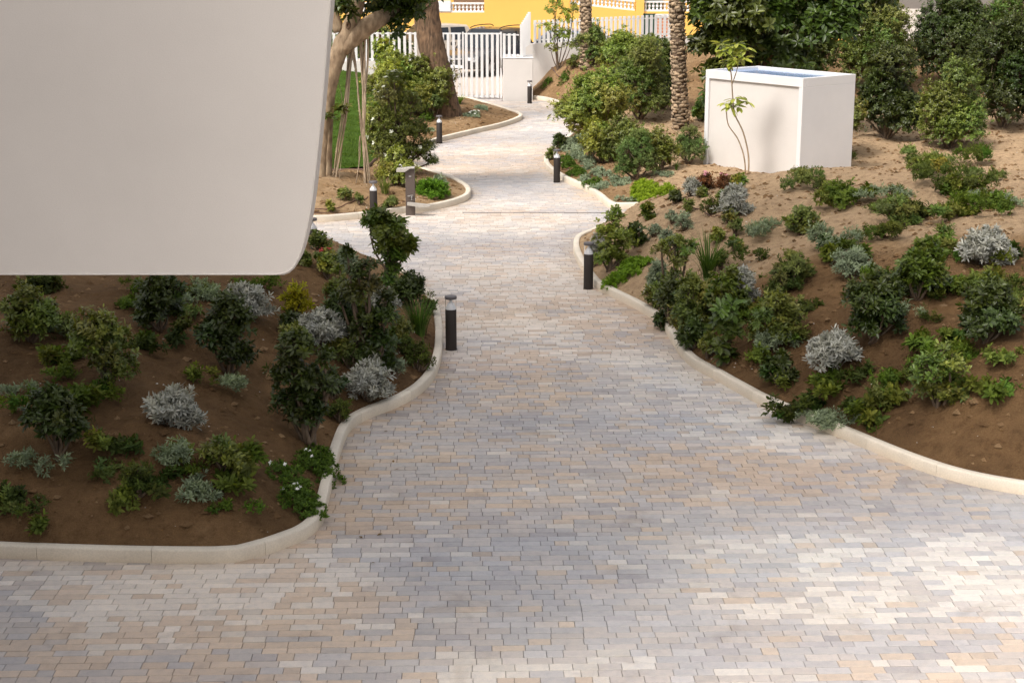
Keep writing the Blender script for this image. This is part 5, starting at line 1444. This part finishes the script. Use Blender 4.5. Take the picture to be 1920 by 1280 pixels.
# hoses, stone chips
def hose(label, pts, r0=.011):
    P = [hit(*p) for p in pts]; c = catmull(P, .08)
    c[:, 2] = terrain(c[:, :2]) + r0 * .6
    mb = MB(); mb.tube(c, r0, 6); tag(mb.build('irrigation_hose', M['pipe'], None, True), label, 'hose')
hose('brown drip hose snaking over the soil behind the left kerb, farther one', [(582, 392), (612, 393), (640, 388), (662, 378), (690, 370)])
hose('brown drip hose close to the left kerb, nearer one', [(578, 401), (610, 400), (650, 400), (690, 396), (735, 384), (760, 378)])
hose('brown drip hose lying on the crest of the right mound', [(1262, 382), (1290, 388), (1318, 396), (1345, 405), (1372, 424)])
hose('dark hose on the brown bank right of the gate pillar', [(1010, 130), (1040, 135), (1070, 122), (1100, 124)], .02)
def undergrowth(label, spots, seed):
    """low mixed planting that reads as one mass"""
    r = np.random.default_rng(seed); mb = MB()
    for (x0, x1, y0, y1, n) in spots:
        for i in range(n):
            px, py = r.uniform(x0, x1), r.uniform(y0, y1)
            p = hit(px, py); k = dist_at(p) / F
            kd = r.choice(['mid', 'dark', 'grey', 'mat', 'olive', 'pitto', 'fine'])
            h = r.uniform(18, 62) * k; w = r.uniform(34, 84) * k
            ll = [((p[0] + r.normal(0, w * .3), p[1] + r.normal(0, w * .3), p[2] + h * r.uniform(.15, .5)), (w * r.uniform(.25, .4), w * r.uniform(.25, .4), h * r.uniform(.35, .6))) for _ in range(4)]
            m2, _ = crown_geo(r, ll, kd, zmin=-9, dmul=.8)
            for v, c in zip(m2.v, m2.c): pass
            off = mb.n
            for kk, fl in m2.f.items(): mb.f.setdefault(kk, []).extend([f + off for f in fl])
            mb.v += m2.v; mb.c += m2.c; mb.n += m2.n
    o = obj('undergrowth', mb.mesh('undergrowth'), M['leafm']); tag(o, label, None, kind='stuff')
undergrowth('mixed low green undergrowth spreading over the wide right bank', [(1400, 1900, 440, 800, 64), (1500, 1900, 300, 420, 26)], 77)
undergrowth('mixed low undergrowth under the hanging panel in the shaded left bed', [(0, 520, 540, 1000, 44)], 78)
def scatter(name, label, mat, dens, smin, smax, seed, flat=.6, col=None):
    r = np.random.default_rng(seed); P = []
    for poly, h in BEDS:
        lo, hi = poly.min(0), poly.max(0); n = int((hi - lo).prod() * dens)
        q = r.uniform(lo, hi, (n, 2)); q = q[(np.abs(q[:, 0]) < .34 * q[:, 1] + .3) & (q[:, 1] < 46)]; d = seg_dist(q, poly); P.append(q[d > .16])
    P = np.concatenate(P); z = terrain(P); n = len(P)
    o8 = np.array([(1, 0, 0), (-1, 0, 0), (0, 1, 0), (0, -1, 0), (0, 0, 1), (0, 0, -1)], float)
    f8 = np.array([(0, 2, 4), (2, 1, 4), (1, 3, 4), (3, 0, 4), (2, 0, 5), (1, 2, 5), (3, 1, 5), (0, 3, 5)])
    s_ = (smin + (smax - smin) * r.uniform(0, 1, (n, 1, 1)) ** 3) * np.array([1.1, 1, flat]) * r.uniform(.6, 1.4, (n, 6, 1))
    a = r.uniform(0, 6.28, n); V0 = o8[None] * s_
    V = np.stack([V0[..., 0] * np.cos(a)[:, None] - V0[..., 1] * np.sin(a)[:, None], V0[..., 0] * np.sin(a)[:, None] + V0[..., 1] * np.cos(a)[:, None], V0[..., 2]], -1)
    V = np.column_stack([P, z])[:, None] + V
    Fa = np.arange(n)[:, None, None] * 6 + f8[None]
    c = np.repeat(r.uniform(*col, (n, 1)), 6, 0) * np.ones((1, 3))
    o = obj(name, mesh_np(name, V.reshape(-1, 3), [Fa.reshape(-1, 3)], c), mat); tag(o, label, None, kind='stuff')
scatter('soil_crumbs', 'crumbly clods of earth lying on the bare soil', M['soil'], 45, .008, .06, 901, .6, (.0, .45))
def litter():
    r = np.random.default_rng(903); mb = MB(); P = []
    for poly, h in BEDS:
        lo, hi = poly.min(0), poly.max(0); n = int((hi - lo).prod() * 6)
        q = r.uniform(lo, hi, (n, 2)); q = q[(np.abs(q[:, 0]) < .34 * q[:, 1] + .3)]; P.append(q[seg_dist(q, poly) > .14])
    q = np.stack([r.uniform(-3, 4, 160), r.uniform(10, 40, 160)], 1); q = q[np.min([np.abs(seg_dist(q, p)) for p, _ in BEDS], 0) < .9]; P.append(q)
    P = np.concatenate(P); z = terrain(P) + .008; n = len(P); a = r.uniform(0, 6.28, n)
    D = np.stack([np.cos(a), np.sin(a), r.normal(0, .15, n)], 1)
    col = np.array([.16, .085, .035]) * r.uniform(.5, 1.8, (n, 1)) + np.array([.03, .03, 0]) * r.uniform(0, 1, (n, 1))
    leaves(mb, np.column_stack([P, z]), D, np.tile([0, 0, 1.], (n, 1)), r.uniform(.03, .075, n), r.uniform(.014, .03, n), col, .3, -.2, False)
    o = obj('leaf_litter', mb.mesh('leaf_litter'), M['leafm']); tag(o, 'dry fallen leaves scattered over soil and path edges', None, kind='stuff')
litter()
def pebbles():
    r = np.random.default_rng(900); P = []
    for poly, h in BEDS:
        lo, hi = poly.min(0), poly.max(0); n = int((hi - lo).prod() * 9)
        q = r.uniform(lo, hi, (n, 2)); q = q[(np.abs(q[:, 0]) < .34 * q[:, 1] + .3)]; d = seg_dist(q, poly); P.append(q[(d > .14) & (r.uniform(0, 1, len(q)) < np.exp(-d / .8) + .15)])
    P = np.concatenate(P); z = terrain(P)
    o8 = np.array([(1, 0, 0), (-1, 0, 0), (0, 1, 0), (0, -1, 0), (0, 0, 1), (0, 0, -1)], float)
    f8 = np.array([(0, 2, 4), (2, 1, 4), (1, 3, 4), (3, 0, 4), (2, 0, 5), (1, 2, 5), (3, 1, 5), (0, 3, 5)])
    n = len(P); s = r.uniform(.004, .014, (n, 1, 1)) * np.array([1.2, 1, .6]) * r.uniform(.6, 1.4, (n, 6, 1))
    V = np.column_stack([P, z])[:, None] + o8[None] * s
    Fa = np.arange(n)[:, None, None] * 6 + f8[None]
    c = None
    o = obj('gravel', mesh_np('gravel', V.reshape(-1, 3), [Fa.reshape(-1, 3)]), M['pebble']); tag(o, 'pale stone chips scattered over the bare soil beds', None, kind='stuff')
pebbles()
#PLANTS-END

# ------------------------------------------------------------------ world, sun, camera
w = bpy.data.worlds.new('World'); scene.world = w; w.use_nodes = True
nt = w.node_tree; bg = nt.nodes['Background']
SUN_EL, SUN_AZ = 50.0, math.degrees(math.atan2(-.66, -.75))
sky = nt.nodes.new('ShaderNodeTexSky'); sky.sky_type = 'NISHITA'; sky.sun_disc = False
sky.sun_elevation = math.radians(SUN_EL); sky.sun_rotation = math.radians(SUN_AZ % 360)
sky.dust_density = 5.0; sky.air_density = 1.0; sky.ozone_density = 0.5
hs = nt.nodes.new('ShaderNodeHueSaturation'); hs.inputs['Saturation'].default_value = 0.28; hs.inputs['Value'].default_value = 1.6
nt.links.new(sky.outputs[0], hs.inputs['Color'])
wm = nt.nodes.new('ShaderNodeMix'); wm.data_type = 'RGBA'; wm.blend_type = 'MULTIPLY'; wm.inputs[0].default_value = 1.0
wm.inputs[7].default_value = (1.03, 1.0, 0.965, 1)
nt.links.new(hs.outputs[0], wm.inputs[6]); nt.links.new(wm.outputs[2], bg.inputs[0]); bg.inputs[1].default_value = 0.15
sl = bpy.data.lights.new('sun', 'SUN'); sl.energy = 2.8; sl.angle = math.radians(14.0); sl.color = (1.0, .945, .87)
so = bpy.data.objects.new('sun', sl); COL.objects.link(so)
tosun = Vector((math.sin(math.radians(SUN_AZ)) * math.cos(math.radians(SUN_EL)), math.cos(math.radians(SUN_AZ)) * math.cos(math.radians(SUN_EL)), math.sin(math.radians(SUN_EL))))
so.rotation_euler = tosun.to_track_quat('Z', 'Y').to_euler(); so.location = (-10, -10, 30)
cam = bpy.data.cameras.new('camera'); co = bpy.data.objects.new('camera', cam); COL.objects.link(co)
cam.sensor_width = 36.0; cam.sensor_fit = 'HORIZONTAL'; cam.lens = 36.0 * F / 1920.0; cam.clip_start = .1; cam.clip_end = 2000
co.location = (0, 0, CAMZ); co.rotation_euler = (PI / 2 - PITCH, 0, 0)
scene.camera = co
scene.view_settings.view_transform = 'Standard'; scene.view_settings.look = 'None'; scene.view_settings.exposure = 0; scene.view_settings.gamma = 1
scene.render.engine = 'CYCLES'; scene.cycles.use_denoising = True
scene.cycles.max_bounces = 8; scene.cycles.transmission_bounces = 8; scene.cycles.transparent_max_bounces = 8
